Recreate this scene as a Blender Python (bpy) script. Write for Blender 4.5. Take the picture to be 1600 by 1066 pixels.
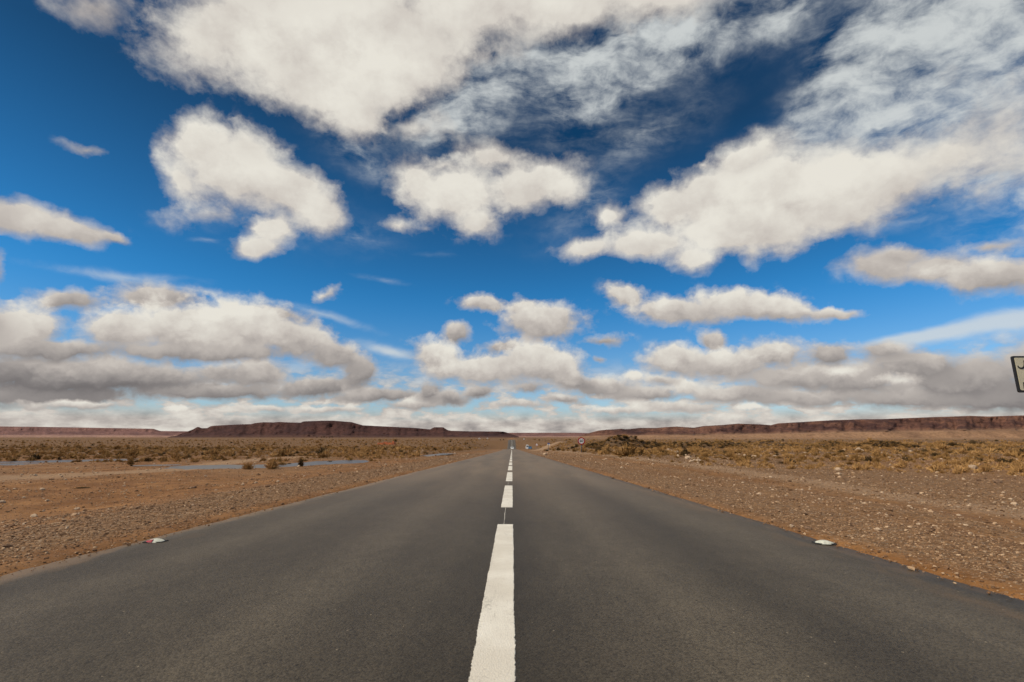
import bpy, bmesh, math, random
import numpy as np
from mathutils import Vector, Matrix, Euler

for o in list(bpy.data.objects):
    bpy.data.objects.remove(o)
SC = bpy.context.scene
COL = SC.collection
random.seed(7)
RNG = np.random.default_rng(11)

# ------------------------------------------------------------------ camera
F_PX = 755.0                      # focal length in px of a 1600 px wide frame
PITCH = math.atan(150.0 / F_PX)   # the true horizon lies 150 px below the frame centre
CAM_H = 0.9
cam_d = bpy.data.cameras.new('camera')
cam = bpy.data.objects.new('camera', cam_d)
COL.objects.link(cam)
cam.location = (0, 0, CAM_H)
cam.rotation_euler = (math.pi / 2 + PITCH, 0, 0)
cam_d.sensor_width = 36.0
cam_d.lens = 36.0 * F_PX / 1600.0
cam_d.clip_start = 0.05
cam_d.clip_end = 60000
cam_d.dof.use_dof = True
cam_d.dof.focus_distance = 9.0
cam_d.dof.aperture_fstop = 3.2
SC.camera = cam


def ray(px, py):
    """direction through a point of the 1600x1066 photograph"""
    x = (px - 800) / F_PX
    v = (533 - py) / F_PX
    c, s = math.cos(PITCH), math.sin(PITCH)
    return Vector((x, c - s * v, s + c * v))


def at_dist(px, py, Y):
    d = ray(px, py)
    return Vector((0, 0, CAM_H)) + d * (Y / d.y)


def on_level(px, py, z):
    d = ray(px, py)
    return Vector((0, 0, CAM_H)) + d * ((z - CAM_H) / d.z)


ROAD_SLOPE = -0.0215


def on_road(px, py):
    d = ray(px, py)
    t = -CAM_H / (d.z - ROAD_SLOPE * d.y)
    return Vector((0, 0, CAM_H)) + d * t


# ------------------------------------------------------------------ colour management, sun
SC.view_settings.view_transform = 'Standard'
SC.view_settings.look = 'None'
SC.view_settings.exposure = 0.0
SC.view_settings.gamma = 1.0
SC.view_settings.use_curve_mapping = False
SC.render.engine = 'CYCLES'
SC.cycles.max_bounces = 3
SC.cycles.diffuse_bounces = 1
SC.cycles.use_adaptive_sampling = True
SC.cycles.adaptive_threshold = 0.02
SC.cycles.glossy_bounces = 2
SC.cycles.transmission_bounces = 2
SC.cycles.transparent_max_bounces = 8

SUN_EL, SUN_AZ = math.radians(43), math.radians(-112)   # azimuth from +Y towards +X: from the left, a bit behind
sd = Vector((math.sin(SUN_AZ) * math.cos(SUN_EL), math.cos(SUN_AZ) * math.cos(SUN_EL), math.sin(SUN_EL)))
sun_d = bpy.data.lights.new('sun', 'SUN')
sun_d.energy = 3.7
sun_d.angle = math.radians(0.6)
sun_d.color = (1.0, 0.885, 0.72)
sun = bpy.data.objects.new('sun', sun_d)
COL.objects.link(sun)
sun.rotation_euler = sd.to_track_quat('Z', 'Y').to_euler()
sun.location = (-60, -30, 90)

# ------------------------------------------------------------------ sky
world = bpy.data.worlds.new('World')
SC.world = world
world.use_nodes = True
world.cycles.sampling_method = 'NONE'
WT = world.node_tree
WT.nodes.clear()


class NG:
    """small helper round a node tree"""
    def __init__(s, tree):
        s.t = tree

    def n(s, kind, **kw):
        nd = s.t.nodes.new(kind)
        for k, v in kw.items():
            setattr(nd, k, v)
        return nd

    def put(s, sock, v):
        if hasattr(v, 'links') or isinstance(v, bpy.types.NodeSocket):
            s.t.links.new(v, sock)
        else:
            sock.default_value = v

    def m(s, op, a, b=None, c=None, clamp=False):
        nd = s.n('ShaderNodeMath', operation=op, use_clamp=clamp)
        s.put(nd.inputs[0], a)
        if b is not None:
            s.put(nd.inputs[1], b)
        if c is not None:
            s.put(nd.inputs[2], c)
        return nd.outputs[0]

    def vm(s, op, a, b=None, c=None):
        nd = s.n('ShaderNodeVectorMath', operation=op)
        s.put(nd.inputs[0], a)
        if b is not None:
            if op == 'SCALE':
                s.put(nd.inputs['Scale'], b)
            else:
                s.put(nd.inputs[1], b)
        if c is not None:
            s.put(nd.inputs[2], c)
        return nd.outputs['Value'] if op in ('LENGTH', 'DOT_PRODUCT', 'DISTANCE') else nd.outputs['Vector']

    def ramp(s, v, a, b, lo=0.0, hi=1.0, smooth=True):
        nd = s.n('ShaderNodeMapRange', interpolation_type='SMOOTHSTEP' if smooth else 'LINEAR')
        s.put(nd.inputs['Value'], v)
        s.put(nd.inputs['From Min'], a)
        s.put(nd.inputs['From Max'], b)
        s.put(nd.inputs['To Min'], lo)
        s.put(nd.inputs['To Max'], hi)
        return nd.outputs['Result']

    def mix(s, f, a, b, blend='MIX'):
        nd = s.n('ShaderNodeMix', data_type='RGBA', blend_type=blend)
        s.put(nd.inputs[0], f)
        for sock, v in ((nd.inputs[6], a), (nd.inputs[7], b)):
            if isinstance(v, (tuple, list)) and len(v) == 3:
                v = (*v, 1.0)
            s.put(sock, v)
        return nd.outputs[2]

    def noise(s, vec, scale, detail=4.0, rough=0.5, dist=0.0, dims='3D', lac=2.0):
        nd = s.n('ShaderNodeTexNoise', noise_dimensions=dims)
        if vec is not None:
            s.put(nd.inputs['Vector'], vec)
        nd.inputs['Scale'].default_value = scale
        nd.inputs['Detail'].default_value = detail
        nd.inputs['Roughness'].default_value = rough
        nd.inputs['Lacunarity'].default_value = lac
        nd.inputs['Distortion'].default_value = dist
        return nd

    def mapping(s, vec, loc=(0, 0, 0), rot=(0, 0, 0), scale=(1, 1, 1), vtype='POINT'):
        nd = s.n('ShaderNodeMapping', vector_type=vtype)
        s.put(nd.inputs['Vector'], vec)
        nd.inputs['Location'].default_value = loc
        nd.inputs['Rotation'].default_value = rot
        nd.inputs['Scale'].default_value = scale
        return nd.outputs[0]


# every cloud lobe: where it stands in the sky (photograph point) and its half axes, tilt in degrees, strength
CUMULUS = [
    # (photograph x, y, half width, half height, tilt, strength[, tone]); far ones first, near ones last
    # dark low layers of the left bank
    (60, 618, 210, 17, 0, 1, .36), (330, 611, 150, 15, 0, 1, .36), (130, 590, 220, 28, 0, 1.3, .22), (-120, 560, 160, 80, 0, 1.3, .36), (500, 603, 90, 20, 0, 1, .34),
    (590, 618, 72, 14, 0, 1, .38), (690, 628, 60, 9, 0, .8, .42), (640, 634, 60, 9, 0, .8, .5),
    (290, 640, 24, 6, 0, .8, .95), (420, 634, 50, 7, 0, .8, .70), (130, 632, 90, 7, 0, .8, .62), (520, 638, 70, 7, 0, .8, .66),
    (665, 612, 20, 18, 35, .9, .36), (702, 622, 34, 13, 0, .9, .36), (752, 612, 32, 14, 12, .9, .38), (815, 632, 60, 8, 0, .7, .6), (880, 624, 40, 8, 0, .7, .42), (830, 606, 32, 10, 0, .7, .42),
    # right hand low layers
    (1575, 618, 130, 26, 0, 1.2, .34), (1420, 622, 150, 18, 0, 1, .46), (1500, 590, 130, 32, 0, 1.1, .40), (1700, 570, 160, 60, 0, 1.2, .40), (1240, 622, 120, 16, 0, 1, .54),
    (1060, 632, 90, 11, 0, .9, .66), (960, 640, 60, 8, 0, .8, .70), (1180, 638, 26, 7, 0, .9, .99), (1150, 612, 90, 18, 0, 1, .52), (1010, 614, 70, 13, 0, 1, .48),
    (935, 602, 60, 17, 0, 1, .52), (1330, 592, 95, 28, 0, 1, .48), (1430, 568, 95, 26, 0, 1, .44), (1380, 548, 60, 18, 0, .8, .48), (1240, 588, 100, 26, 0, 1.1, .54),
    (1306, 580, 30, 10, 0, .5, .99), (1400, 598, 40, 12, 0, .5, .83), (1074, 602, 32, 15, 0, 1, .80), (986, 588, 24, 10, 0, .9, .90), (1030, 594, 40, 10, 0, .8, .63),
    # upper part of the left bank
    (200, 583, 130, 24, 0, 1, .40), (395, 578, 56, 27, 0, 1.1, .52), (340, 580, 50, 20, 0, .8, .48), (110, 472, 72, 22, 0, .9, .48), (245, 467, 74, 24, 0, 1, .50),
    (310, 549, 180, 16, 0, 1.1, .48), (80, 552, 120, 18, 0, 1, .40), (566, 578, 28, 30, 0, 1, .38), (525, 552, 58, 24, -12, 1, .46), (455, 528, 72, 30, -10, 1.1, .58), (430, 492, 70, 16, -10, .8, .52),
    (40, 514, 76, 42, 0, 1.2, .68), (-60, 500, 90, 50, 0, 1.2, .56), (188, 518, 66, 38, 0, 1.2, .66), (286, 512, 90, 42, 0, 1.2, .66), (375, 508, 90, 42, 0, 1.3, .74), (355, 498, 44, 22, 0, .8, .88),
    # over the road
    (945, 532, 36, 11, 0, .6, .42), (938, 562, 16, 7, 0, .5, .45), (508, 458, 26, 10, 25, .4, .6), (792, 542, 50, 14, 0, .8, .48), (712, 520, 26, 20, 10, 1, .46),
    (895, 592, 42, 14, -15, 1, .40), (688, 562, 50, 30, -25, 1.1, .64), (768, 574, 92, 26, 0, 1.2, .66), (848, 568, 70, 34, -10, 1.3, .66),
    (755, 474, 40, 15, -5, .9, .58), (818, 480, 34, 20, 0, .9, .62), (845, 500, 68, 32, 0, 1.2, .60),
    (1290, 552, 46, 22, 0, .9, .42), (1200, 552, 66, 26, 0, 1, .54), (1116, 530, 28, 18, -20, .9, .50), (1140, 566, 85, 26, 0, 1.2, .62), (1050, 562, 58, 25, 0, 1.2, .64),
    (980, 466, 42, 20, -25, 1, .66), (1060, 488, 84, 22, 0, 1.2, .64), (1160, 474, 92, 25, 0, 1.2, .66), (1218, 478, 70, 22, -10, 1.1, .66), (1295, 488, 54, 10, -3, 1, .62),
    # right hand clouds
    (1385, 412, 76, 32, -5, 1.1, .66), (1475, 418, 84, 32, 0, 1, .62), (1560, 432, 94, 32, 0, 1.1, .58), (1410, 395, 60, 16, 0, .8, .62), (1700, 430, 130, 44, 0, 1, .5), (1560, 385, 60, 10, 0, .4, .5),
    # left hand clouds
    (30, 338, 82, 30, -8, 1.1, .64), (112, 358, 78, 25, -8, 1.1, .62), (178, 370, 28, 11, -10, .9, .58), (2, 412, 18, 24, 0, .9, .5), (132, 226, 50, 12, -12, .42, .6), (-90, 330, 110, 50, 0, 1, .5),
    # long bright cloud
    (1045, 325, 46, 44, 0, 1), (1120, 312, 84, 54, 0, 1.5), (1210, 312, 105, 72, 0, 1.7), (1310, 300, 95, 66, 0, 1.5), (1160, 360, 115, 42, 0, 1.3),
    (958, 340, 30, 26, 40, .6), (920, 388, 52, 19, 5, .9), (1010, 385, 74, 28, 0, 1.1), (1075, 405, 60, 24, 0, .7),
    (1170, 395, 30, 34, 0, .6), (1165, 242, 66, 28, 15, .9), (1400, 285, 85, 56, 10, 1), (1480, 250, 110, 66, 20, .6), (1100, 255, 18, 8, 0, .5), (1560, 200, 120, 100, 20, .45),
    # middle cloud
    (650, 285, 46, 42, 0, .9), (715, 305, 80, 52, 0, 1), (830, 290, 82, 44, 10, 1.2), (772, 245, 66, 32, 0, .8), (690, 258, 40, 18, 0, .5),
    (745, 346, 46, 26, 0, .9), (615, 350, 48, 16, 0, .5), (885, 300, 36, 30, 0, .7),
    # heart shaped cloud
    (322, 222, 62, 48, 0, 1.1), (375, 265, 92, 66, -20, 1.2), (455, 300, 92, 50, -15, 1.2), (508, 332, 46, 40, 0, 1), (395, 222, 50, 26, -30, .6),
    (290, 275, 38, 42, 0, .65), (422, 362, 42, 28, 20, 1), (400, 390, 52, 21, 10, 1), (335, 335, 70, 26, 0, .42),
    # the large bank overhead
    (330, 62, 95, 70, 20, .8), (430, 40, 155, 88, 0, 1.4), (560, 60, 170, 104, 0, 1.5), (500, 130, 130, 60, -25, 1),
    (560, 180, 48, 45, 0, 1), (640, 105, 110, 70, 20, 1), (730, 10, 150, 75, 0, 1), (870, 5, 170, 55, 0, .9),
    (1020, -10, 130, 45, 0, .8), (430, -110, 320, 110, 0, 1), (900, -130, 320, 110, 0, .8),
    (150, 12, 80, 40, 10, .35, .45), (600, 150, 60, 50, 0, .7), (640, 200, 70, 26, 0, .4),
]
# thin high veils
VEIL = [
    (1500, 110, 230, 150, 25, 1.25), (1380, 60, 150, 80, 25, .8), (1330, 180, 200, 66, 28, 1.1), (1450, 260, 200, 60, 20, .75),
    (980, 60, 260, 70, 12, .75), (920, 140, 220, 80, 30, .55), (720, 150, 140, 70, 30, .7), (560, 250, 90, 40, -25, .55), (480, 350, 180, 50, -10, .45),
    (1020, 200, 180, 60, 30, .35), (680, 200, 90, 40, 10, .5), (900, 330, 110, 60, 25, .35), (1130, 60, 60, 50, 0, .3),
    (1700, 200, 260, 240, 0, 1), (850, -150, 600, 140, 0, .9), (1240, 20, 90, 60, 20, .5),
]
STREAK = [
    (300, 447, 230, 8, -9, .4), (500, 492, 130, 9, -17, .5), (610, 548, 60, 12, -15, 1.1), (200, 425, 150, 12, -5, .5),
    (1480, 520, 170, 16, 13, 1.0), (1400, 530, 110, 10, 13, .8), (1620, 500, 160, 30, 10, 1.0), (330, 372, 60, 8, 0, .35), (600, 440, 80, 8, -10, .3),
    (1560, 400, 120, 30, 0, .35), (1430, 345, 150, 20, 8, .35), (690, 400, 160, 12, 0, .15),
]


def lobe(g, vec, c, grow):
    px, py, rx, ry, tilt, w = c[:6]
    d0 = ray(px, py).normalized()
    e = 2.0
    dx = (ray(px + e, py).normalized() - ray(px - e, py).normalized()) / (2 * e)
    up = (ray(px, py - e).normalized() - ray(px, py + e).normalized()) / (2 * e)
    a = math.radians(tilt)
    A = dx * math.cos(a) + up * math.sin(a)
    B = -dx * math.sin(a) + up * math.cos(a)
    ra, rb = A.length * rx * grow, B.length * ry * grow
    A.normalize()
    C3 = A.cross(B).normalized()
    B = C3.cross(A).normalized()
    M = Matrix((A, B, C3)).transposed()
    mp = g.mapping(vec, d0, M.to_euler('XYZ'), (ra, rb, 0.5), 'TEXTURE')
    gr = g.n('ShaderNodeTexGradient', gradient_type='QUADRATIC_SPHERE')
    g.put(gr.inputs[0], mp)
    return gr.outputs['Fac'], w, (d0, A / ra, B / rb)


def lobes(g, vec, items, grow=1.62):
    acc = 0.0
    for it in items:
        f, w, _ = lobe(g, vec, it, grow)
        nd = g.n('ShaderNodeMath', operation='MULTIPLY_ADD')
        g.put(nd.inputs[0], f)
        nd.inputs[1].default_value = w
        g.put(nd.inputs[2], acc)
        acc = nd.outputs[0]
    return acc


g = NG(WT)
tc = g.n('ShaderNodeTexCoord')
D = g.vm('NORMALIZE', tc.outputs['Generated'])
sep = g.n('ShaderNodeSeparateXYZ')
g.put(sep.inputs[0], D)
Z = sep.outputs[2]
lowf = g.ramp(Z, .24, .06, 0, 1)
w1 = g.vm('SUBTRACT', g.noise(D, 5.0, 3, .55).outputs['Color'], (.5, .5, .5))
w2 = g.vm('SUBTRACT', g.noise(D, 22.0, 4, .6).outputs['Color'], (.5, .5, .5))
wd = g.vm('MULTIPLY_ADD', w2, (.034, .034, .022), g.vm('MULTIPLY_ADD', w1, (.055, .055, .030), D))
fv = g.mapping(g.vm('MULTIPLY_ADD', w2, (.018, .018, .018), D), scale=(1, 1, 1.25))
fa = g.m('SUBTRACT', g.noise(fv, 9.0, 9, .60).outputs['Fac'], .5)
fl = g.m('SUBTRACT', g.noise(fv, 26.0, 7, .60).outputs['Fac'], .5)
vo = g.n('ShaderNodeTexVoronoi', feature='F1', normalize=True)
g.put(vo.inputs['Vector'], fv)
vo.inputs['Scale'].default_value = 27.0
vo.inputs['Detail'].default_value = 2.0
vo.inputs['Roughness'].default_value = .55
bil = g.m('SUBTRACT', .34, vo.outputs['Distance'])
n_low = g.m('ADD', g.m('MULTIPLY', bil, .50), g.m('ADD', g.m('MULTIPLY', fl, .75), g.m('MULTIPLY', fa, .35)))
n_high = g.m('ADD', g.m('MULTIPLY', bil, .16), g.m('MULTIPLY_ADD', fa, 1.35, g.m('MULTIPLY', fl, .55)))
K_LOW, K_HIGH = 2.3, 1.45
c_low = g.m('MULTIPLY', g.m('SUBTRACT', n_low, .10), K_LOW)
c_high = g.m('MULTIPLY', g.m('SUBTRACT', n_high, .12), K_HIGH)
# far cloud deck low over the land: layered and lumpy
dn = g.noise(g.mapping(D, scale=(1, 1, 2.8)), 17.0, 6, .58, .1).outputs['Fac']
A = g.m('MAXIMUM', g.m('MULTIPLY', g.ramp(Z, .165, .07, 0, 1), g.ramp(dn, .40, .58)), g.ramp(Z, .062, .026, 0, 1))
# scattered clouds of the same kind everywhere outside the view
zc = g.m('ADD', g.m('MAXIMUM', Z, 0.0), 0.14)
cmb = g.n('ShaderNodeCombineXYZ')
g.put(cmb.inputs[0], g.m('DIVIDE', sep.outputs[0], zc))
g.put(cmb.inputs[1], g.m('DIVIDE', sep.outputs[1], zc))
pn = g.m('MULTIPLY_ADD', fa, .35, g.noise(cmb.outputs[0], .85, 3, .5).outputs['Fac'])
away = g.m('MAXIMUM', g.ramp(sep.outputs[1], .26, .38, 1, 0), g.ramp(Z, .72, .84, 0, 1))
A = g.m('MAXIMUM', A, g.m('MULTIPLY', g.ramp(pn, .46, .64), away))
tone_n = g.m('ADD', g.m('MULTIPLY', fl, .55), g.m('MULTIPLY', bil, .40))     # lumps
tone_h = g.m('ADD', g.m('MULTIPLY', fa, .75), g.m('MULTIPLY', fl, .25))
S = g.m('ADD', g.m('MULTIPLY_ADD', g.m('SUBTRACT', dn, .5), 1.3, .62), g.m('MULTIPLY', fl, .5))
S = g.m('MULTIPLY_ADD', away, .12, S)


SA = (0.0, 0.0, 0.0)     # tone and cover of the single clouds, painted far to near
for it in CUMULUS:
    low = it[1] > 430
    tone = it[6] if len(it) > 6 else .84
    q, w, (c_0, A_, B_) = lobe(g, wd, it, 1.62)
    k = K_LOW if low else K_HIGH
    nd = g.n('ShaderNodeMath', operation='MULTIPLY_ADD')
    g.put(nd.inputs[0], q)
    nd.inputs[1].default_value = k * w * (1.25 if low else 1.75)
    g.put(nd.inputs[2], c_low if low else c_high)
    a = g.m('MULTIPLY', nd.outputs[0], g.m('MINIMUM', g.m('MULTIPLY', q, 14.0), 1.0))
    gv = A_ * -.10 + B_ * .54 if low else A_ * -.08 + B_ * .26      # brighter top, greyer base
    yl = g.vm('DOT_PRODUCT', wd, gv)
    si = g.m('ADD', g.m('ADD', yl, tone + (.04 if low else 0) - c_0.dot(gv)), tone_n if low else tone_h)
    cb = g.n('ShaderNodeCombineXYZ')      # made after its inputs: the order keeps the shader's stack small
    g.put(cb.inputs[0], si)
    cb.inputs[1].default_value = 1.0
    mx = g.n('ShaderNodeMix', data_type='VECTOR')
    g.put(mx.inputs[0], a)
    g.put(mx.inputs[4], SA)
    g.put(mx.inputs[5], cb.outputs[0])
    SA = mx.outputs[1]
sp = g.n('ShaderNodeSeparateXYZ')
g.put(sp.inputs[0], SA)
cover = sp.outputs[1]
S = g.m('MULTIPLY_ADD', S, g.m('SUBTRACT', 1.0, cover), sp.outputs[0])
alpha = g.m('SUBTRACT', 1.0, g.m('MULTIPLY', g.m('SUBTRACT', 1.0, cover), g.m('SUBTRACT', 1.0, A)))
# blue air
sky = g.n('ShaderNodeTexSky', sky_type='NISHITA', sun_disc=False)
sky.sun_elevation = SUN_EL
sky.sun_rotation = SUN_AZ % (2 * math.pi)
sky.altitude = 1100
sky.air_density = 1.0
sky.dust_density = 0.6
sky.ozone_density = 3.0
nishita = g.vm('SCALE', sky.outputs[0], 0.078)
blue = g.mix(1.0, nishita, g.mix(g.ramp(Z, .05, .30), (.86, .98, 1.06), (.24, 1.17, 1.66)), 'MULTIPLY')
deep = g.ramp(Z, .08, .55, 1.25, .37, False)
blue = g.vm('SCALE', blue, deep)
# veils
vw = g.vm('SUBTRACT', g.noise(g.mapping(D, scale=(1, 1, 1.6)), 3.2, 5, .6).outputs['Color'], (.5, .5, .5))
vd = g.vm('MULTIPLY_ADD', vw, (.20, .20, .20), D)
vl = lobes(g, vd, VEIL, 1.45)
# wisps follow a slant rising to the right
vr = Matrix.Rotation(math.radians(28), 3, 'Y')
wisp_c = g.mapping(g.vm('MULTIPLY_ADD', vw, (.09, .09, .09), D), rot=(0, math.radians(30), 0), scale=(.5, .9, 1.45))
wn = g.noise(wisp_c, 17.0, 8, .62, .25).outputs['Fac']
wn2 = g.noise(D, 38.0, 5, .6, .3).outputs['Fac']
wf = g.m('ADD', g.m('MULTIPLY', g.m('SUBTRACT', wn, .5), 2.0), g.m('MULTIPLY', g.m('SUBTRACT', wn2, .5), .55))
va = g.m('MULTIPLY', g.ramp(g.m('MULTIPLY_ADD', wf, g.ramp(vl, 0, .4, 0, 1.2, False), g.m('MINIMUM', vl, .74)), -.10, 1.10), .90)
va = g.m('POWER', va, 1.25)
sw = g.vm('MULTIPLY_ADD', vw, (.05, .05, .035), D)
st = lobes(g, sw, STREAK, 1.6)
sa = g.m('MULTIPLY', g.ramp(g.m('MULTIPLY_ADD', g.m('SUBTRACT', wn, .5), g.ramp(st, 0, .2, 0, .9, False), st), .02, .95), .75)
sa = g.m('MAXIMUM', va, sa)
lit = g.m('ADD', S, 0.0, clamp=True)
ccol = g.n('ShaderNodeValToRGB')
cr = ccol.color_ramp
cr.interpolation = 'B_SPLINE'
cr.elements[0].position = 0.0
cr.elements[0].color = (.155, .143, .143, 1)
cr.elements[1].position = 1.0
cr.elements[1].color = (.82, .79, .71, 1)
for p, c in ((.3, (.26, .24, .235)), (.6, (.54, .49, .45)), (.8, (.68, .64, .58))):
    e = cr.elements.new(p)
    e.color = (*c, 1)
g.put(ccol.inputs[0], lit)
withveil = g.mix(sa, blue, (.67, .70, .69))
total = g.mix(alpha, withveil, ccol.outputs[0])
bg = g.n('ShaderNodeBackground')
g.put(bg.inputs[0], total)
bg.inputs[1].default_value = 1.0
wo = g.n('ShaderNodeOutputWorld')
g.put(wo.inputs[0], bg.outputs[0])

# ------------------------------------------------------------------ noise for shapes
def hash2(ix, iy, seed):
    h = (ix.astype(np.int64) * 374761393 + iy.astype(np.int64) * 668265263 + seed * 1442695041) & 0xFFFFFFFF
    h = ((h ^ (h >> 13)) * 1274126177) & 0xFFFFFFFF
    return ((h ^ (h >> 16)) & 0xFFFFFF) / float(0xFFFFFF)


def vnoise(x, y, seed=0):
    x = np.asarray(x, float)
    y = np.asarray(y, float)
    ix, iy = np.floor(x), np.floor(y)
    fx, fy = x - ix, y - iy
    fx = fx * fx * (3 - 2 * fx)
    fy = fy * fy * (3 - 2 * fy)
    a, b = hash2(ix, iy, seed), hash2(ix + 1, iy, seed)
    c, d = hash2(ix, iy + 1, seed), hash2(ix + 1, iy + 1, seed)
    return (a + (b - a) * fx) * (1 - fy) + (c + (d - c) * fx) * fy


def fbm(x, y, oct=4, seed=0, gain=.5):
    s, a, t = 0.0, 1.0, 0.0
    for i in range(oct):
        s = s + a * (vnoise(x * 2 ** i + 17.3 * i, y * 2 ** i - 9.1 * i, seed + i) - .5)
        t += a
        a *= gain
    return s / t * 2


def sstep(a, b, x):
    t = np.clip((np.asarray(x, float) - a) / (b - a), 0, 1)
    return t * t * (3 - 2 * t)


def curve(pts):
    xs = np.array([p[0] for p in pts], float)
    ys = np.array([p[1] for p in pts], float)
    m = np.gradient(ys, xs)
    dl = np.diff(ys) / np.diff(xs)
    for i in range(1, len(xs) - 1):
        if dl[i - 1] * dl[i] <= 0:
            m[i] = 0
        else:
            m[i] = 2 * dl[i - 1] * dl[i] / (dl[i - 1] + dl[i])
    m[0], m[-1] = dl[0], dl[-1]

    def f(x):
        x = np.clip(np.asarray(x, float), xs[0], xs[-1])
        i = np.clip(np.searchsorted(xs, x) - 1, 0, len(xs) - 2)
        h = xs[i + 1] - xs[i]
        t = (x - xs[i]) / h
        return ((2 * t**3 - 3 * t**2 + 1) * ys[i] + (t**3 - 2 * t**2 + t) * h * m[i]
                + (-2 * t**3 + 3 * t**2) * ys[i + 1] + (t**3 - t**2) * h * m[i + 1])
    return f


road_z = curve([(-15000, 1.5), (-60, 1.29), (-40, .86), (0, 0), (120, -2.58), (220, -4.62), (250, -5.2), (290, -6.8), (335, -8.3), (355, -8.3),
                (420, -5.6), (480, -2.6), (530, -2.1), (800, -3.0), (3000, -4.0), (15000, -6)])
road_x = curve([(-15000, 0), (0, 0), (150, 0), (205, -.1), (250, -1.3), (300, -1.0), (350, 0), (15000, 0)])
field_l = curve([(-15000, 0), (-60, -.2), (0, -.72), (20, -.76), (42, -.80), (100, -1.6), (250, -3.6), (400, -3.2), (480, -2.9), (800, -3.0), (3000, -4.0), (15000, -6)])
field_r = curve([(-15000, 0), (-60, 0), (0, -.33), (20, -.40), (50, -.62), (100, -.95), (250, -2.2), (400, -2.5), (800, -2.9), (3000, -3.4), (15000, -5)])
EDGE_L, EDGE_R = -3.73, 3.15

# ponds: centre, half axes, all in metres, water level
POND_Z = -0.80


def polyline_dist(X, Y, pts):
    best = np.full(np.shape(X), 1e9)
    for (x0, y0), (x1, y1) in zip(pts[:-1], pts[1:]):
        dx, dy = x1 - x0, y1 - y0
        t = np.clip(((X - x0) * dx + (Y - y0) * dy) / (dx * dx + dy * dy), 0, 1)
        best = np.minimum(best, np.hypot(X - x0 - t * dx, Y - y0 - t * dy))
    return best


def lvl(px, py):
    p = on_level(px, py, POND_Z)
    return (p.x, p.y)


POND_LINES = [
    ([lvl(318, 729), lvl(385, 729), lvl(440, 727), lvl(500, 724), lvl(535, 721)], .0),
    ([lvl(40, 721), lvl(110, 719.5), lvl(190, 718)], -.02),
    ([(-9.6, 51), (-9.0, 56), (-8.2, 61)], -.30),
    ([lvl(225, 727.5), lvl(262, 727)], .02),
    ([lvl(-60, 726), lvl(20, 725.5)], .0),
]
POND_HALF = [1.6, 1.7, .75, .5, 1.0]


def pond_each(X, Y):
    nz = fbm(X * .6, Y * .6, 4, 91, .6)
    for (pts, dz), hw in zip(POND_LINES, POND_HALF):
        d = polyline_dist(X, Y, pts) + (.35 + .3 * hw) * nz
        yield dz, 1 - sstep(hw * .75, hw * 1.35, d)


def pond_mask(X, Y):
    m = np.zeros(np.shape(X))
    for _, q in pond_each(X, Y):
        m = np.maximum(m, q)
    return m


TRACK = [lvl(-500, 775), lvl(-160, 760), lvl(0, 747), lvl(150, 741), lvl(260, 735), lvl(360, 722), lvl(420, 716), lvl(470, 713.5)]


def terrain(X, Y):
    X = np.asarray(X, float)
    Y = np.asarray(Y, float)
    xr = X - road_x(Y)
    rz = road_z(Y)
    fz = np.where(X < 0, field_l(Y), field_r(Y))
    out = np.where(xr < 0, EDGE_L - xr, xr - EDGE_R)      # metres beyond the asphalt edge
    w = np.where(X < 0, 6.3, 5.0) + .075 * np.clip(Y, 0, 1200)
    k = sstep(.15, 1.0, out / w)
    base = rz * (1 - k) + fz * k
    near = sstep(0.15, 2.5, out)
    r = np.hypot(X, Y)
    bump = near * (.05 * fbm(X * .35, Y * .35, 4, 3) + .03 * fbm(X * 1.7, Y * 1.7, 3, 5) * (r < 120))
    big = sstep(15, 60, out) * (.22 * fbm(X / 28, Y / 28, 3, 8)) * (1 - .6 * sstep(400, 2000, r))
    flat = 1 - sstep(4, 9, np.minimum(np.minimum(polyline_dist(X, Y, POND_LINES[0][0]), polyline_dist(X, Y, POND_LINES[1][0])), polyline_dist(X, Y, POND_LINES[4][0])))
    big = big * (1 - flat)
    edge = -.055 * (1 - sstep(.0, .16, out)) - .018
    pm = pond_mask(X, Y)
    z = base + bump * (1 - .8 * flat) + big + edge
    # ruts of the dirt tracks
    td = polyline_dist(X, Y, TRACK)
    z = z - .03 * np.exp(-((td - .75) / .22) ** 2) * (r < 90)
    z = z - .045 * np.exp(-((out - 4.2) / .3) ** 2) * (X > 0) * (Y < 80) - .03 * np.exp(-((out - 2.5) / .25) ** 2) * (X > 0) * (Y < 80)
    for dz, q in pond_each(X, Y):
        z = np.where(q > 0, z * (1 - q) + (POND_Z + dz - .09) * q, z)
    return z


def gz(x, y):
    return float(terrain(np.array([x]), np.array([y]))[0])


def ground_hit(px, py, ymin=3.0, ymax=2500.0):
    """first ground point seen along a photograph point"""
    d = ray(px, py)
    for n in (260, 40):
        ys = np.exp(np.linspace(math.log(ymin), math.log(ymax), n))
        xs = d.x / d.y * ys
        zs = CAM_H + d.z / d.y * ys
        tz = terrain(xs, ys)
        hit = np.nonzero(zs <= tz)[0]
        i = hit[0] if len(hit) else len(ys) - 1
        ymin, ymax = ys[max(i - 1, 0)], ys[i] * 1.0001
    return Vector((xs[i], ys[i], tz[i]))


# ------------------------------------------------------------------ object helpers
def tag(o, label=None, cat=None, group=None, kind=None):
    if label:
        o['label'] = label
    if cat:
        o['category'] = cat
    if group:
        o['group'] = group
    if kind:
        o['kind'] = kind
    return o


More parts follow.
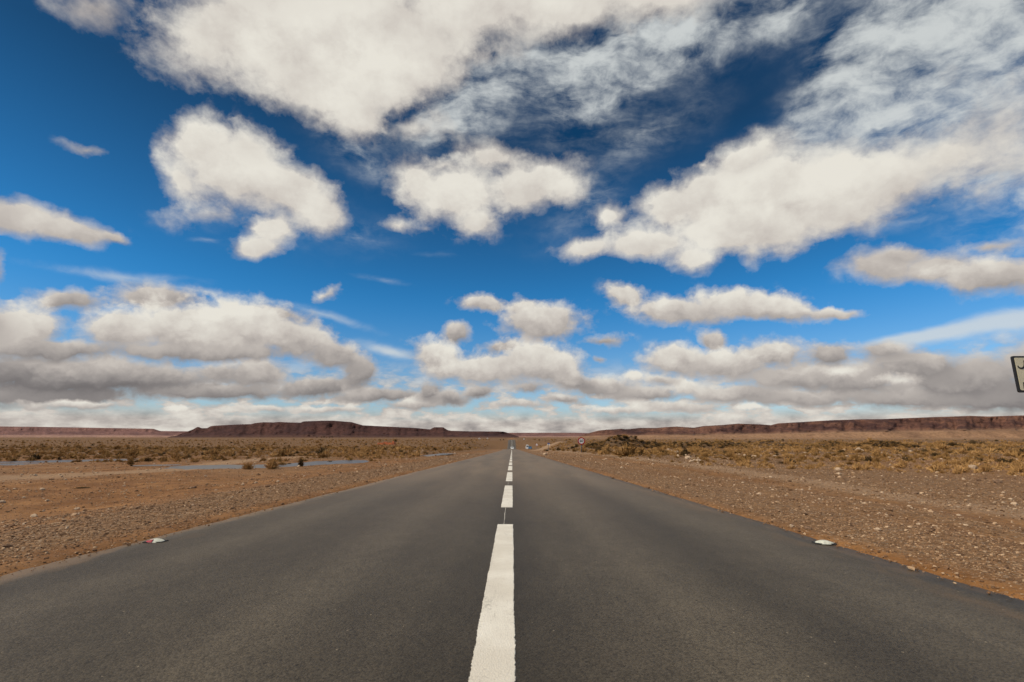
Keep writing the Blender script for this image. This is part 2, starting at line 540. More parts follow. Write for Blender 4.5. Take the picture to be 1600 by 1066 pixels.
def mesh_from(name, V, Fc, mats=(), smooth=False):
    me = bpy.data.meshes.new(name)
    V = np.asarray(V, float)
    if isinstance(Fc, np.ndarray):
        n = Fc.shape[1]
        me.vertices.add(len(V))
        me.vertices.foreach_set('co', V.ravel())
        me.loops.add(Fc.size)
        me.loops.foreach_set('vertex_index', Fc.ravel().astype(np.int32))
        me.polygons.add(len(Fc))
        me.polygons.foreach_set('loop_start', np.arange(0, Fc.size, n, dtype=np.int32))
        me.update(calc_edges=True)
        me.validate()
    else:
        me.from_pydata([tuple(v) for v in V], [], Fc)
        me.update()
    for m_ in mats:
        me.materials.append(m_)
    if smooth:
        me.polygons.foreach_set('use_smooth', np.ones(len(me.polygons), dtype=bool))
    return me


def link(name, me, parent=None, loc=None, rot=None, scale=None):
    o = bpy.data.objects.new(name, me)
    COL.objects.link(o)
    if parent is not None:
        o.parent = parent
    if loc is not None:
        o.location = loc
    if rot is not None:
        o.rotation_euler = rot
    if scale is not None:
        o.scale = scale
    return o


class MB:
    def __init__(s):
        s.bm = bmesh.new()

    def box(s, c, d, rot=None, bevel=0.0):
        r = bmesh.ops.create_cube(s.bm, size=1.0)
        vs = r['verts']
        M = Matrix.Translation(c) @ (rot.to_matrix().to_4x4() if rot else Matrix()) @ Matrix.Diagonal((*d, 1))
        for v in vs:
            v.co = M @ v.co
        if bevel > 0:
            es = {e for v in vs for e in v.link_edges}
            bmesh.ops.bevel(s.bm, geom=list(es), offset=bevel, segments=2, affect='EDGES', profile=.6)
        return s

    def tube(s, p0, p1, r0, r1=None, seg=10, caps=True):
        p0, p1 = Vector(p0), Vector(p1)
        r1 = r0 if r1 is None else r1
        ax = (p1 - p0)
        q = ax.to_track_quat('Z', 'Y').to_matrix()
        rings = []
        for p, r in ((p0, r0), (p1, r1)):
            rings.append([s.bm.verts.new(p + q @ Vector((r * math.cos(2 * math.pi * i / seg), r * math.sin(2 * math.pi * i / seg), 0))) for i in range(seg)])
        for i in range(seg):
            s.bm.faces.new((rings[0][i], rings[0][(i + 1) % seg], rings[1][(i + 1) % seg], rings[1][i]))
        if caps:
            s.bm.faces.new(rings[0][::-1])
            s.bm.faces.new(rings[1])
        return s

    def prism(s, pts, y0, y1):
        """outline in x,z extruded along y"""
        a = [s.bm.verts.new((x, y0, z)) for x, z in pts]
        b = [s.bm.verts.new((x, y1, z)) for x, z in pts]
        n = len(pts)
        s.bm.faces.new(a)
        s.bm.faces.new(b[::-1])
        for i in range(n):
            s.bm.faces.new((a[i], b[i], b[(i + 1) % n], a[(i + 1) % n]))
        return s

    def build(s, name, mat, parent=None, loc=None, rot=None, smooth=False):
        bmesh.ops.recalc_face_normals(s.bm, faces=s.bm.faces)
        me = bpy.data.meshes.new(name)
        s.bm.to_mesh(me)
        s.bm.free()
        if mat:
            me.materials.append(mat)
        if smooth:
            for p in me.polygons:
                p.use_smooth = True
        return link(name, me, parent, loc, rot)


def empty(name, loc, rz=0.0):
    o = bpy.data.objects.new(name, None)
    COL.objects.link(o)
    o.location = loc
    o.rotation_euler = (0, 0, rz)
    return o


def copy_tree(o, parent=None):
    c = o.copy()
    COL.objects.link(c)
    c.parent = parent
    for ch in list(o.children):
        copy_tree(ch, c)
    return c


# ------------------------------------------------------------------ materials
def material(name):
    m_ = bpy.data.materials.new(name)
    m_.use_nodes = True
    t = m_.node_tree
    t.nodes.clear()
    g_ = NG(t)
    b = g_.n('ShaderNodeBsdfPrincipled')
    o = g_.n('ShaderNodeOutputMaterial')
    t.links.new(b.outputs[0], o.inputs[0])
    return m_, g_, b


def simple(name, col, rough=.6, metal=0.0, var=.15, scale=12.0, spec=None):
    m_, g_, b = material(name)
    tc_ = g_.n('ShaderNodeTexCoord')
    nz = g_.noise(tc_.outputs['Object'], scale, 5, .6)
    f = g_.ramp(nz.outputs['Fac'], .3, .7, 1 - var, 1 + var, False)
    g_.put(b.inputs['Base Color'], g_.vm('SCALE', col, f))
    b.inputs['Roughness'].default_value = rough
    b.inputs['Metallic'].default_value = metal
    if spec is not None:
        b.inputs['Specular IOR Level'].default_value = spec
    return m_


def bump(g_, h, b, strength, dist):
    bp = g_.n('ShaderNodeBump')
    bp.inputs['Strength'].default_value = strength
    bp.inputs['Distance'].default_value = dist
    g_.put(bp.inputs['Height'], h)
    g_.put(b.inputs['Normal'], bp.outputs[0])


# earth
M_EARTH, g, b = material('earth')
tc = g.n('ShaderNodeTexCoord')
P = tc.outputs['Object']


def attr(g_, nm):
    a = g_.n('ShaderNodeAttribute', attribute_name=nm)
    return a.outputs['Fac']


n_big = g.noise(P, .09, 6, .6).outputs['Fac']
n_mid = g.noise(P, .9, 7, .62).outputs['Fac']
n_fin = g.noise(P, 9.0, 8, .68).outputs['Fac']
vor = g.n('ShaderNodeTexVoronoi', feature='F1')
g.put(vor.inputs['Vector'], g.vm('MULTIPLY_ADD', g.noise(P, 6.0, 2).outputs['Color'], (.08, .08, .08), P))
vor.inputs['Scale'].default_value = 22.0
vor2 = g.n('ShaderNodeTexVoronoi', feature='F1')
g.put(vor2.inputs['Vector'], P)
vor2.inputs['Scale'].default_value = 48.0
col = g.mix(g.ramp(n_mid, .35, .68), (.205, .088, .025), (.345, .165, .056))
col = g.mix(g.m('MULTIPLY', g.ramp(n_big, .42, .62), .5), col, (.275, .165, .085))
gcol = g.mix(g.ramp(n_fin, .35, .66), (.150, .078, .032), (.310, .175, .080))
col = g.mix(g.m('MULTIPLY', attr(g, 'gravel'), g.ramp(n_mid, .2, .6, .55, .95)), col, gcol)
col = g.mix(g.m('MULTIPLY', attr(g, 'track'), .8), col, (.40, .255, .145))
col = g.mix(g.m('MULTIPLY', g.m('MULTIPLY', attr(g, 'pale'), g.ramp(n_mid, .42, .60)), .8), col, (.33, .205, .115))
col = g.mix(g.m('MULTIPLY', attr(g, 'scrub'), g.ramp(g.noise(P, .25, 5, .6).outputs['Fac'], .34, .62, .62, .95)), col, (.170, .090, .034))
col = g.mix(g.m('MULTIPLY', attr(g, 'wet'), .8), col, (.075, .045, .025))
# pebbles too fine to be built
cell = g.n('ShaderNodeSeparateColor')
g.put(cell.inputs[0], vor.outputs['Color'])
peb = g.m('MULTIPLY', g.m('LESS_THAN', vor.outputs['Distance'], .40), g.m('GREATER_THAN', cell.outputs[0], .55))
cell2 = g.n('ShaderNodeSeparateColor')
g.put(cell2.inputs[0], vor2.outputs['Color'])
peb2 = g.m('MULTIPLY', g.m('LESS_THAN', vor2.outputs['Distance'], .42), g.m('GREATER_THAN', cell2.outputs[1], .5))
pcol = g.n('ShaderNodeValToRGB')
pcol.color_ramp.elements[0].color = (.085, .06, .045, 1)
pcol.color_ramp.elements[1].color = (.52, .42, .31, 1)
e = pcol.color_ramp.elements.new(.5)
e.color = (.25, .17, .105, 1)
g.put(pcol.inputs[0], cell.outputs[2])
pm_ = g.m('MULTIPLY', g.m('MAXIMUM', peb, g.m('MULTIPLY', peb2, .8)), g.m('MULTIPLY_ADD', attr(g, 'gravel'), .55, .22))
pm_ = g.m('MULTIPLY', pm_, g.m('SUBTRACT', 1.0, attr(g, 'wet')))
col = g.mix(pm_, col, pcol.outputs[0])
col = g.vm('SCALE', col, g.ramp(n_fin, .25, .75, .62, 1.16, False))
g.put(b.inputs['Base Color'], col)
b.inputs['Roughness'].default_value = .92
b.inputs['Specular IOR Level'].default_value = .2
hgt = g.m('ADD', g.m('MULTIPLY', g.m('MAXIMUM', peb, peb2), .5), g.m('MULTIPLY', n_fin, 1.0))
bump(g, hgt, b, .8, .02)

# asphalt
M_ROAD, g, b = material('asphalt')
tc = g.n('ShaderNodeTexCoord')
P = tc.outputs['Object']
sx = g.n('ShaderNodeSeparateXYZ')
g.put(sx.inputs[0], P)
nb = g.noise(g.mapping(P, scale=(1, .12, 1)), .9, 5, .6).outputs['Fac']
nb2 = g.noise(P, .35, 5, .6).outputs['Fac']
nm = g.noise(g.mapping(P, scale=(1, .45, 1)), 7.0, 6, .65).outputs['Fac']
xw = g.m('MULTIPLY_ADD', g.m('SUBTRACT', nb, .5), .9, sx.outputs[0])


def band(c, w):
    return g.ramp(g.m('ABSOLUTE', g.m('SUBTRACT', xw, c)), 0, w, 1, 0)


tracks = g.m('ADD', g.m('ADD', band(-2.75, .55), band(-1.25, .5)), g.m('ADD', band(.95, .5), band(2.35, .5)))
dark = g.m('ADD', g.m('MULTIPLY', band(-.08, .55), 1.0), g.m('MULTIPLY', band(1.65, .35), .5))
av = g.n('ShaderNodeTexVoronoi', feature='F1')
g.put(av.inputs['Vector'], P)
av.inputs['Scale'].default_value = 115.0
ac = g.n('ShaderNodeSeparateColor')
g.put(ac.inputs[0], av.outputs['Color'])
av2 = g.n('ShaderNodeTexVoronoi', feature='F1')
g.put(av2.inputs['Vector'], P)
av2.inputs['Scale'].default_value = 34.0
ac2 = g.n('ShaderNodeSeparateColor')
g.put(ac2.inputs[0], av2.outputs['Color'])
v = g.m('MULTIPLY_ADD', tracks, .024, .056)
v = g.m('MULTIPLY_ADD', dark, -.027, v)
v = g.m('MULTIPLY_ADD', g.m('SUBTRACT', nb2, .5), .05, v)
v = g.m('MULTIPLY', v, g.ramp(nm, .25, .75, .80, 1.22, False))
stone = g.m('MULTIPLY', g.ramp(ac.outputs[0], .0, 1.0, .58, 1.45, False), 1.0)
v = g.m('MULTIPLY', v, stone)
pit = g.m('MULTIPLY', g.m('GREATER_THAN', ac2.outputs[0], .93), g.m('LESS_THAN', av2.outputs['Distance'], .28))
v = g.m('MULTIPLY', v, g.m('MULTIPLY_ADD', pit, -.55, 1.0))
spk = g.m('MULTIPLY', g.m('GREATER_THAN', ac2.outputs[1], .972), g.m('LESS_THAN', av2.outputs['Distance'], .16))
v = g.m('MULTIPLY_ADD', spk, .22, v)
tint = g.n('ShaderNodeCombineColor')
g.put(tint.inputs[0], g.m('MULTIPLY', v, 1.10))
g.put(tint.inputs[1], g.m('MULTIPLY', v, .90))
g.put(tint.inputs[2], g.m('MULTIPLY', v, .62))
# dust blown over the edges
el = g.m('SUBTRACT', sx.outputs[0], EDGE_L)
er = g.m('SUBTRACT', EDGE_R, sx.outputs[0])
ed = g.m('MINIMUM', el, er)
drift = g.ramp(g.noise(g.mapping(P, scale=(1, .3, 1)), 1.3, 4, .6).outputs['Fac'], .35, .72, .08, .75)
dust = g.m('MULTIPLY', g.ramp(g.m('MULTIPLY_ADD', g.m('SUBTRACT', nm, .5), .7, ed), .0, drift, 1, 0), .55)
far_sheen = g.m('MULTIPLY', g.m('MULTIPLY', g.ramp(sx.outputs[1], 2.0, 22, .0, .56), g.ramp(sx.outputs[1], 260, 320, 1, .1)), g.ramp(nb, .3, .7, .6, 1.2))  # grazing sheen painted in with distance, held back for shade beyond the crest
acol = g.mix(far_sheen, tint.outputs[0], (.250, .180, .115))
acol = g.mix(dust, acol, (.22, .14, .075))
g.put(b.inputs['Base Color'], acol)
b.inputs['Roughness'].default_value = .60
b.inputs['Specular IOR Level'].default_value = .38
b.inputs['Specular Tint'].default_value = (1.0, .80, .60, 1)
hh = g.m('ADD', g.m('MULTIPLY', av.outputs['Distance'], -.6), g.m('MULTIPLY', pit, -.8))
bump(g, hh, b, .55, .006)

# road paint
M_PAINT, g, b = material('road_paint')
tc = g.n('ShaderNodeTexCoord')
P = tc.outputs['Object']
pn_ = g.noise(P, 2.5, 6, .6).outputs['Fac']
pf = g.noise(P, 60.0, 4, .6).outputs['Fac']
col = g.mix(g.ramp(pn_, .35, .7), (.68, .63, .53), (.80, .76, .66))
col = g.mix(g.m('MULTIPLY', g.ramp(pf, .55, .72), .35), col, (.38, .34, .28))
wear = g.noise(g.mapping(P, scale=(1, .25, 1)), 5.0, 6, .7).outputs['Fac']
col = g.mix(g.m('MULTIPLY', g.m('MULTIPLY', g.ramp(wear, .50, .72), g.ramp(pf, .42, .60)), .55), col, (.20, .18, .145))
pv = g.n('ShaderNodeTexVoronoi')
g.put(pv.inputs['Vector'], P)
pv.inputs['Scale'].default_value = 120
g.put(b.inputs['Base Color'], col)
b.inputs['Roughness'].default_value = .7
bump(g, g.m('ADD', pv.outputs['Distance'], pf), b, .4, .004)

# rock faces of the mesas
def rock_material(name, dark_c, light_c, fan_c, soil_mix=1.0):
    m_, g_, b_ = material(name)
    tc_ = g_.n('ShaderNodeTexCoord')
    P_ = tc_.outputs['Object']
    n1 = g_.noise(P_, .0035, 8, .62).outputs['Fac']
    n2 = g_.noise(g_.mapping(P_, scale=(1, 1, 6)), .012, 6, .6).outputs['Fac']
    n3 = g_.noise(P_, .05, 6, .7).outputs['Fac']
    c = g_.mix(g_.ramp(n1, .35, .65), dark_c, light_c)
    c = g_.mix(g_.m('MULTIPLY', g_.ramp(n2, .45, .6), .4), c, tuple(x * .65 for x in dark_c))
    c = g_.mix(g_.m('MULTIPLY', attr(g_, 'fan'), g_.ramp(n1, .3, .6, .5, 1.0)), c, fan_c)
    c = g_.vm('SCALE', c, g_.ramp(n3, .3, .7, .60, 1.40, False))
    g_.put(b_.inputs['Base Color'], c)
    b_.inputs['Roughness'].default_value = .95
    b_.inputs['Specular IOR Level'].default_value = .1
    bump(g_, g_.m('ADD', n3, n1), b_, .6, 14.0)
    return m_


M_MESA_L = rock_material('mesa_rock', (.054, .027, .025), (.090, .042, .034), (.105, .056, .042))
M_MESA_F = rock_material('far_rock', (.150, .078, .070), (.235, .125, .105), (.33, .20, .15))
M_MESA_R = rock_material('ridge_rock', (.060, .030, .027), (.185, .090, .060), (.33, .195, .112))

# stones
M_STONE, g, b = material('stone')
oi = g.n('ShaderNodeObjectInfo')
sr = g.n('ShaderNodeValToRGB')
sr.color_ramp.elements[0].color = (.10, .052, .025, 1)
sr.color_ramp.elements[1].color = (.52, .36, .22, 1)
for p, c in ((.25, (.17, .088, .040)), (.55, (.25, .138, .066)), (.8, (.33, .200, .105))):
    e = sr.color_ramp.elements.new(p)
    e.color = (*c, 1)
g.put(sr.inputs[0], oi.outputs['Random'])
tc = g.n('ShaderNodeTexCoord')
sn = g.noise(tc.outputs['Object'], 3.0, 4, .6).outputs['Fac']
g.put(b.inputs['Base Color'], g.vm('SCALE', sr.outputs[0], g.ramp(sn, .3, .7, .8, 1.2, False)))
b.inputs['Roughness'].default_value = .9
M_PALE = simple('pale_stone', (.46, .33, .215), .85, var=.3, scale=4)
M_BROWN_STONE = simple('brown_stone', (.20, .12, .07), .9, var=.35, scale=4)


def plant_mat(name, c0, c1, scale=3.0):
    m_, g_, b_ = material(name)
    oi_ = g_.n('ShaderNodeObjectInfo')
    tc_ = g_.n('ShaderNodeTexCoord')
    n_ = g_.noise(tc_.outputs['Object'], scale, 3, .6).outputs['Fac']
    f_ = g_.m('MULTIPLY_ADD', oi_.outputs['Random'], .5, g_.m('SUBTRACT', n_, .25))
    g_.put(b_.inputs['Base Color'], g_.mix(g_.ramp(f_, .1, .9), c0, c1))
    b_.inputs['Roughness'].default_value = .85
    b_.inputs['Specular IOR Level'].default_value = .15
    return m_


M_DRY = plant_mat('dry_scrub', (.33, .178, .062), (.56, .325, .128))
M_OLIVE = plant_mat('olive_scrub', (.22, .120, .040), (.42, .235, .082))
M_DARKLEAF = plant_mat('dark_scrub', (.055, .036, .016), (.130, .080, .032))
M_TWIG = simple('twig', (.11, .07, .04), .9)
M_MOUND = simple('mound_earth', (.115, .066, .031), .95, var=.4, scale=1.2)
M_ADOBE = simple('red_adobe', (.50, .150, .060), .95, var=.25, scale=.8)
M_WHITEWASH = simple('whitewash', (.70, .66, .60), .9, var=.08, scale=.6)
M_GALV = simple('galvanised_steel', (.22, .22, .22), .5, .6)
M_POST = simple('post_paint', (.10, .10, .105), .6)
M_SIGN_RED = simple('sign_red', (.30, .006, .012), .6, var=.08)
M_SIGN_WHITE = simple('sign_white', (.70, .69, .65), .45, var=.06)
M_SIGN_BLACK = simple('sign_black', (.015, .015, .016), .5, var=.1)
M_SIGN_BLUE = simple('sign_blue', (.03, .10, .36), .45, var=.08)
M_SIGN_CREAM = simple('sign_cream', (.60, .56, .40), .5, var=.08, scale=3)
M_STUD = simple('stud_plastic', (.58, .58, .48), .65, var=.30, scale=40)
M_REFLECT = simple('red_reflector', (.34, .004, .012), .4, var=.25, scale=60)
M_RUBBER = simple('rubber', (.02, .02, .02), .8)
M_CARWHITE = simple('car_white', (.72, .73, .72), .3, var=.04)
M_CARBLUE = simple('car_blue', (.03, .17, .33), .3, var=.05)
M_GLASS = simple('car_glass', (.03, .045, .045), .08, spec=.8)
M_LAMP = simple('car_lamp', (.75, .75, .7), .15)
M_TAIL = simple('tail_lamp', (.35, .01, .01), .2)
M_DOOR = simple('painted_door', (.06, .10, .16), .6)

M_WATER, g, b = material('pond_water')
tc = g.n('ShaderNodeTexCoord')
b.inputs['Base Color'].default_value = (.10, .085, .07, 1)
b.inputs['Roughness'].default_value = .30
b.inputs['Specular IOR Level'].default_value = .20
b.inputs['IOR'].default_value = 1.33
bump(g, g.noise(g.mapping(tc.outputs['Object'], scale=(1, 2.5, 1)), 4.0, 4, .55).outputs['Fac'], b, .04, .02)

# ------------------------------------------------------------------ ground sheet
NR = 430
rr = np.concatenate([np.exp(np.linspace(math.log(.6), math.log(15000), NR))])
front = np.radians(np.linspace(-62, 62, 820))
back = np.radians(np.linspace(62, 298, 150)[1:-1])
az = np.concatenate([front, back])
NA = len(az)
R_, A_ = np.meshgrid(rr, az, indexing='ij')
GX, GY = R_ * np.sin(A_), R_ * np.cos(A_)
GZ = terrain(GX, GY)
V = np.stack([GX.ravel(), GY.ravel(), GZ.ravel()], 1)
V = np.vstack([V, [[0, 0, gz(0, 0)]]])
ii, jj = np.meshgrid(np.arange(NR - 1), np.arange(NA), indexing='ij')
a_ = (ii * NA + jj).ravel()
b_ = (ii * NA + (jj + 1) % NA).ravel()
c_ = ((ii + 1) * NA + (jj + 1) % NA).ravel()
d_ = ((ii + 1) * NA + jj).ravel()
quads = np.stack([a_, d_, c_, b_], 1)
me = mesh_from('ground', V, quads, [M_EARTH], True)
X, Y = V[:, 0], V[:, 1]
xr = X - road_x(Y)
out = np.where(xr < 0, EDGE_L - xr, xr - EDGE_R)
rad = np.hypot(X, Y)
wig = fbm(X * .25, Y * .12, 4, 21)


def put_attr(me_, nm_, arr):
    at = me_.attributes.new(nm_, 'FLOAT', 'POINT')
    at.data.foreach_set('value', np.clip(arr, 0, 1).astype(np.float32))


gl = sstep(.25, .7, out + .3 * wig) * (1 - sstep(2.4, 3.4, out + .9 * wig))
gr_ = sstep(.2, .6, out + .3 * wig) * (1 - .75 * np.exp(-((out - 4.2) / .7) ** 2)) * (1 - .5 * np.exp(-((out - 2.4 + .4 * wig) / .5) ** 2)) * (1 - .5 * sstep(9, 16, out + wig))
gravel = np.where(X < 0, gl, gr_)
gravel = gravel * (1 - sstep(90, 300, rad) * .6)
track = 1 - sstep(.9, 1.9, polyline_dist(X, Y, TRACK) + .5 * wig)
track = np.maximum(track, .8 * (1 - sstep(.3, 1.0, np.abs(out - 5.6 + .6 * wig))) * (X > 0) * (Y < 150))
TR2 = [(7.5, 150), (12, 190), (17, 230), (28, 300), (38, 380)]
track = np.maximum(track, 1 - sstep(1.5, 4.0, polyline_dist(X, Y, TR2)))
pale = sstep(.05, .5, fbm(X / 14, Y / 7, 4, 33)) * np.where(X < 0, sstep(12, 16, out), sstep(25, 40, out) * .6) * (1 - sstep(120, 260, rad))
plain = sstep(500, 1000, rad) * sstep(.0, .25, np.arctan2(X, Y))
pale = np.maximum(pale, plain * .9)
scrub = np.where(X < 0, sstep(30, 60, Y), sstep(28, 50, Y)) * sstep(2, 8, out) * (1 - plain)
scrub = np.maximum(scrub, sstep(255, 300, Y) * (1 - sstep(600, 900, Y)))
wet = pond_mask(X, Y)
for nm_, arr in (('gravel', gravel), ('track', track * (1 - wet)), ('pale', pale), ('scrub', scrub * (1 - track)), ('wet', wet)):
    put_attr(me, nm_, arr)
ground = tag(link('ground', me), kind='structure')

# water in the hollows: the sheet meets the ground where the ground dips under it
for k, ((pts, dz), hw) in enumerate(zip(POND_LINES, POND_HALF)):
    n = 40
    xs = [p[0] for p in pts]
    ys = [p[1] for p in pts]
    x0, x1, y0, y1 = min(xs) - 3, max(xs) + 3, min(ys) - 3, max(ys) + 3
    gx, gy = np.meshgrid(np.linspace(x0, x1, n * 3), np.linspace(y0, y1, n * 3), indexing='ij')
    keep = list(pond_each(gx, gy))[k][1] > .08
    idx = -np.ones(gx.shape, int)
    vv, ff = [], []
    need = np.zeros(gx.shape, bool)
    for i in range(gx.shape[0] - 1):
        for j in range(gx.shape[1] - 1):
            if keep[i:i + 2, j:j + 2].any():
                need[i:i + 2, j:j + 2] = True
    for i, j in zip(*np.nonzero(need)):
        idx[i, j] = len(vv)
        vv.append((gx[i, j], gy[i, j], POND_Z + dz - .015))
    for i in range(gx.shape[0] - 1):
        for j in range(gx.shape[1] - 1):
            q = (idx[i, j], idx[i + 1, j], idx[i + 1, j + 1], idx[i, j + 1])
            if min(q) >= 0:
                ff.append(q)
    if ff:
        tag(link('pond_water', mesh_from('pond_water', vv, ff, [M_WATER], True)), kind='structure')

# ------------------------------------------------------------------ road
ys = np.concatenate([np.arange(-30, 40, .10), np.arange(40, 130, .5), np.arange(130, 560, 2.0)])
cols = np.array([0, .04, .2, .4, .5, .6, .8, .96, 1.0])
eL = EDGE_L + .055 * fbm(ys * 1.6, ys * 0, 5, 61, .7) + .06 * fbm(ys * .2, ys * 0, 2, 66)
eR = EDGE_R + .055 * fbm(ys * 1.6, ys * 0 + 9, 5, 71, .7) + .06 * fbm(ys * .2, ys * 0 + 5, 2, 76)
rows = []
for y, l, r in zip(ys, eL, eR):
    rx, rz = float(road_x(y)), float(road_z(y))
    row = [(rx + l - .03, y, rz - .12)]
    for c in cols:
        x = l + (r - l) * c
        drop = -.012 if c in (0, 1.0) else 0
        row.append((rx + x, y, rz + drop))
    row.append((rx + r + .03, y, rz - .12))
    rows.append(row)
nc = len(rows[0])
V = np.array(rows).reshape(-1, 3)
ii, jj = np.meshgrid(np.arange(len(ys) - 1), np.arange(nc - 1), indexing='ij')
a_ = (ii * nc + jj).ravel()
quads = np.stack([a_, a_ + 1, a_ + nc + 1, a_ + nc], 1)
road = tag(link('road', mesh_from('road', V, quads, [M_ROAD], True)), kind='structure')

# centre line: one dash per mesh
ends = [(None, 819.7), (793, 759), (752, 738), (735.05, 728.2), (726.85, 722.6), (721.3, 718.6)]
dashes = []
for nearp, farp in ends:
    y1 = on_road(801, farp).y
    y0 = on_road(801, nearp).y if nearp else y1 - 4.62
    dashes.append((y0, y1))
P0 = (dashes[4][0] - dashes[1][0]) / 3
while dashes[-1][1] < 250:
    y0 = dashes[-1][0] + P0
    dashes.append((y0, y0 + P0 * .755))
y0 = 330
while y0 < 500:
    dashes.append((y0, y0 + P0 * .755))
    y0 += P0
dashes.insert(0, (dashes[0][0] - P0, dashes[0][1] - P0))
LX0, LX1 = -.171, .0115
for y0, y1 in dashes:
    step = .006 if y0 < 6 else (.05 if y0 < 40 else .8)
    n = max(3, int((y1 - y0) / step))
    yy = np.linspace(y0, y1, n)
    jit = .0022 if y0 < 14 else .0015
    jl = RNG.normal(0, jit, n) + .004 * fbm(yy * 4, yy * 0, 3, 5)
    jr = RNG.normal(0, jit, n) + .004 * fbm(yy * 4, yy * 0 + 3, 3, 6)
    jl[0] = jl[-1] = jr[0] = jr[-1] = 0
    rx, rz = road_x(yy), road_z(yy)
    xl, xr_ = rx + LX0 + jl, rx + LX1 + jr
    lo, hi = rz - .004, rz + .004
    Vd = np.concatenate([np.stack([xl, yy, lo], 1), np.stack([xl, yy, hi], 1), np.stack([xr_, yy, hi], 1), np.stack([xr_, yy, lo], 1)])
    fs = []
    for i in range(n - 1):
        for k in range(3):
            fs.append((k * n + i, (k + 1) * n + i, (k + 1) * n + i + 1, k * n + i + 1))
    fs.append((0, 3 * n, 2 * n, n))
    fs.append((n - 1, 2 * n - 1, 3 * n - 1, 4 * n - 1))
    link('centre_line_dash', mesh_from('centre_line_dash', Vd, fs, [M_PAINT]), road)
# thin setting-out line seen in the gaps
for k in (1, 2):
    y0, y1 = dashes[k][1] + .03, dashes[k + 1][0] - .03
    yy = np.linspace(y0, y1, 60)
    xx = -.098 + .004 * fbm(yy * 3, yy * 0, 3, 44)
    w = .0022 + .0018 * fbm(yy * 9, yy * 0, 2, 45)
    w = np.clip(w, .0006, .004)
    Vd = np.concatenate([np.stack([xx - w, yy, road_z(yy) + .003], 1), np.stack([xx + w, yy, road_z(yy) + .003], 1)])
    fs = [(i, 60 + i, 61 + i, i + 1) for i in range(59)]
    link('setting_out_line', mesh_from('setting_out_line', Vd, fs, [M_PAINT]), road)

# short open cracks in the asphalt
M_CRACK = simple('crack', (.012, .011, .010), .9)
for (px0, py0, px1, py1) in ((1158, 833, 1188, 841), (724, 786, 752, 787)):
    a0, a1 = on_road(px0, py0), on_road(px1, py1)
    n = 24
    Vd, fs = [], []
    for i in range(n + 1):
        t = i / n
        x = a0.x + (a1.x - a0.x) * t
        y = a0.y + (a1.y - a0.y) * t + .035 * float(fbm(np.array(t * 7.0), np.array(px0 * .1), 3, 5))
        w = .007 * math.sin(math.pi * t) ** .5 * (.5 + random.random())
        z = float(road_z(y)) + .003
        Vd += [(x, y - w, z), (x, y + w, z)]
    fs = [(2 * i, 2 * i + 2, 2 * i + 3, 2 * i + 1) for i in range(n)]
    link('crack', mesh_from('crack', Vd, fs, [M_CRACK]), road)

# ------------------------------------------------------------------ far mesas and ridges
def ridge(name, prof, D0, base_py, mat, depth, seed, cliff=.38, fan_frac=.25, gully=1.0, rows_n=34, step=1.6):
    px = np.arange(prof[0][0], prof[-1][0] + .1, step)
    top = np.interp(px, [p[0] for p in prof], [p[1] for p in prof])
    base = np.interp(px, [p[0] for p in base_py], [p[1] for p in base_py])
    ns = len(px)
    t = np.linspace(0, 1, rows_n)
    Vs = []
    fan = []
    SS = np.minimum(t / .78, 1)
    PXg, Sg = np.meshgrid(px, SS, indexing='ij')
    GN = gully * depth * .10 * fbm(PXg / 7.0, Sg * 5.0, 4, seed + 9, .6)
    Hmax = 0
    for i in range(ns):
        d1 = ray(px[i], top[i])
        # forward distance of the rim varies with buttresses
        but = gully * (fbm(px[i] / 26.0, .5, 4, seed) * .9 + fbm(px[i] / 11.0, 2.5, 3, seed + 4) * .25)
        H = max(d1.z / d1.y * D0 + CAM_H, 2.0)
        b0 = ray(px[i], base[i])
        zb = CAM_H + b0.z / b0.y * D0
        edge = sstep(0, 1, min(i, ns - 1 - i) / 14.0)
        for k in range(rows_n):
            tt = t[k]
            if tt < .78:
                s = tt / .78                      # foot -> rim
                if s < fan_frac:
                    hz = .09 * (s / fan_frac)
                elif s < .86:
                    q = (s - fan_frac) / (.86 - fan_frac)
                    hz = .09 + (1 - cliff - .09) * q ** 1.45
                else:
                    q = (s - .86) / .14
                    hz = 1 - cliff + cliff * min(1, q * 1.0) ** .8
                off = -depth * (1 - s) ** 1.0
                gb = but * depth * .34 * math.sin(math.pi * min(1, s * 1.05)) ** .6
                gn = GN[i, k]
                off = off + (gb + gn) * min(1.0, (s / fan_frac) ** 2) * (1 - .75 * max(0, (s - .9) / .1))
                z = -5 + (zb + 5) * min(1.0, s * 8) + (H - zb) * hz
            else:
                s2 = (tt - .78) / .22
                off = depth * 1.1 * s2
                hz = 1.0
                z = H - (H - zb) * .10 * s2
                if k == rows_n - 1:
                    z = -10
                s = 1
            Yd = D0 + off
            xx = ray(px[i], base[i]).x / ray(px[i], base[i]).y * Yd
            Vs.append((xx, Yd, z))
            fan.append(1.0 - sstep(fan_frac * .6, fan_frac * 1.9, s) if tt < .78 else 0.0)
    ii_, jj_ = np.meshgrid(np.arange(ns - 1), np.arange(rows_n - 1), indexing='ij')
    a = (ii_ * rows_n + jj_).ravel()
    q = np.stack([a, a + rows_n, a + rows_n + 1, a + 1], 1)
    me_ = mesh_from(name, Vs, q, [mat], True)
    put_attr(me_, 'fan', np.array(fan, float))
    o = link(name, me_)
    return tag(o, kind='structure')


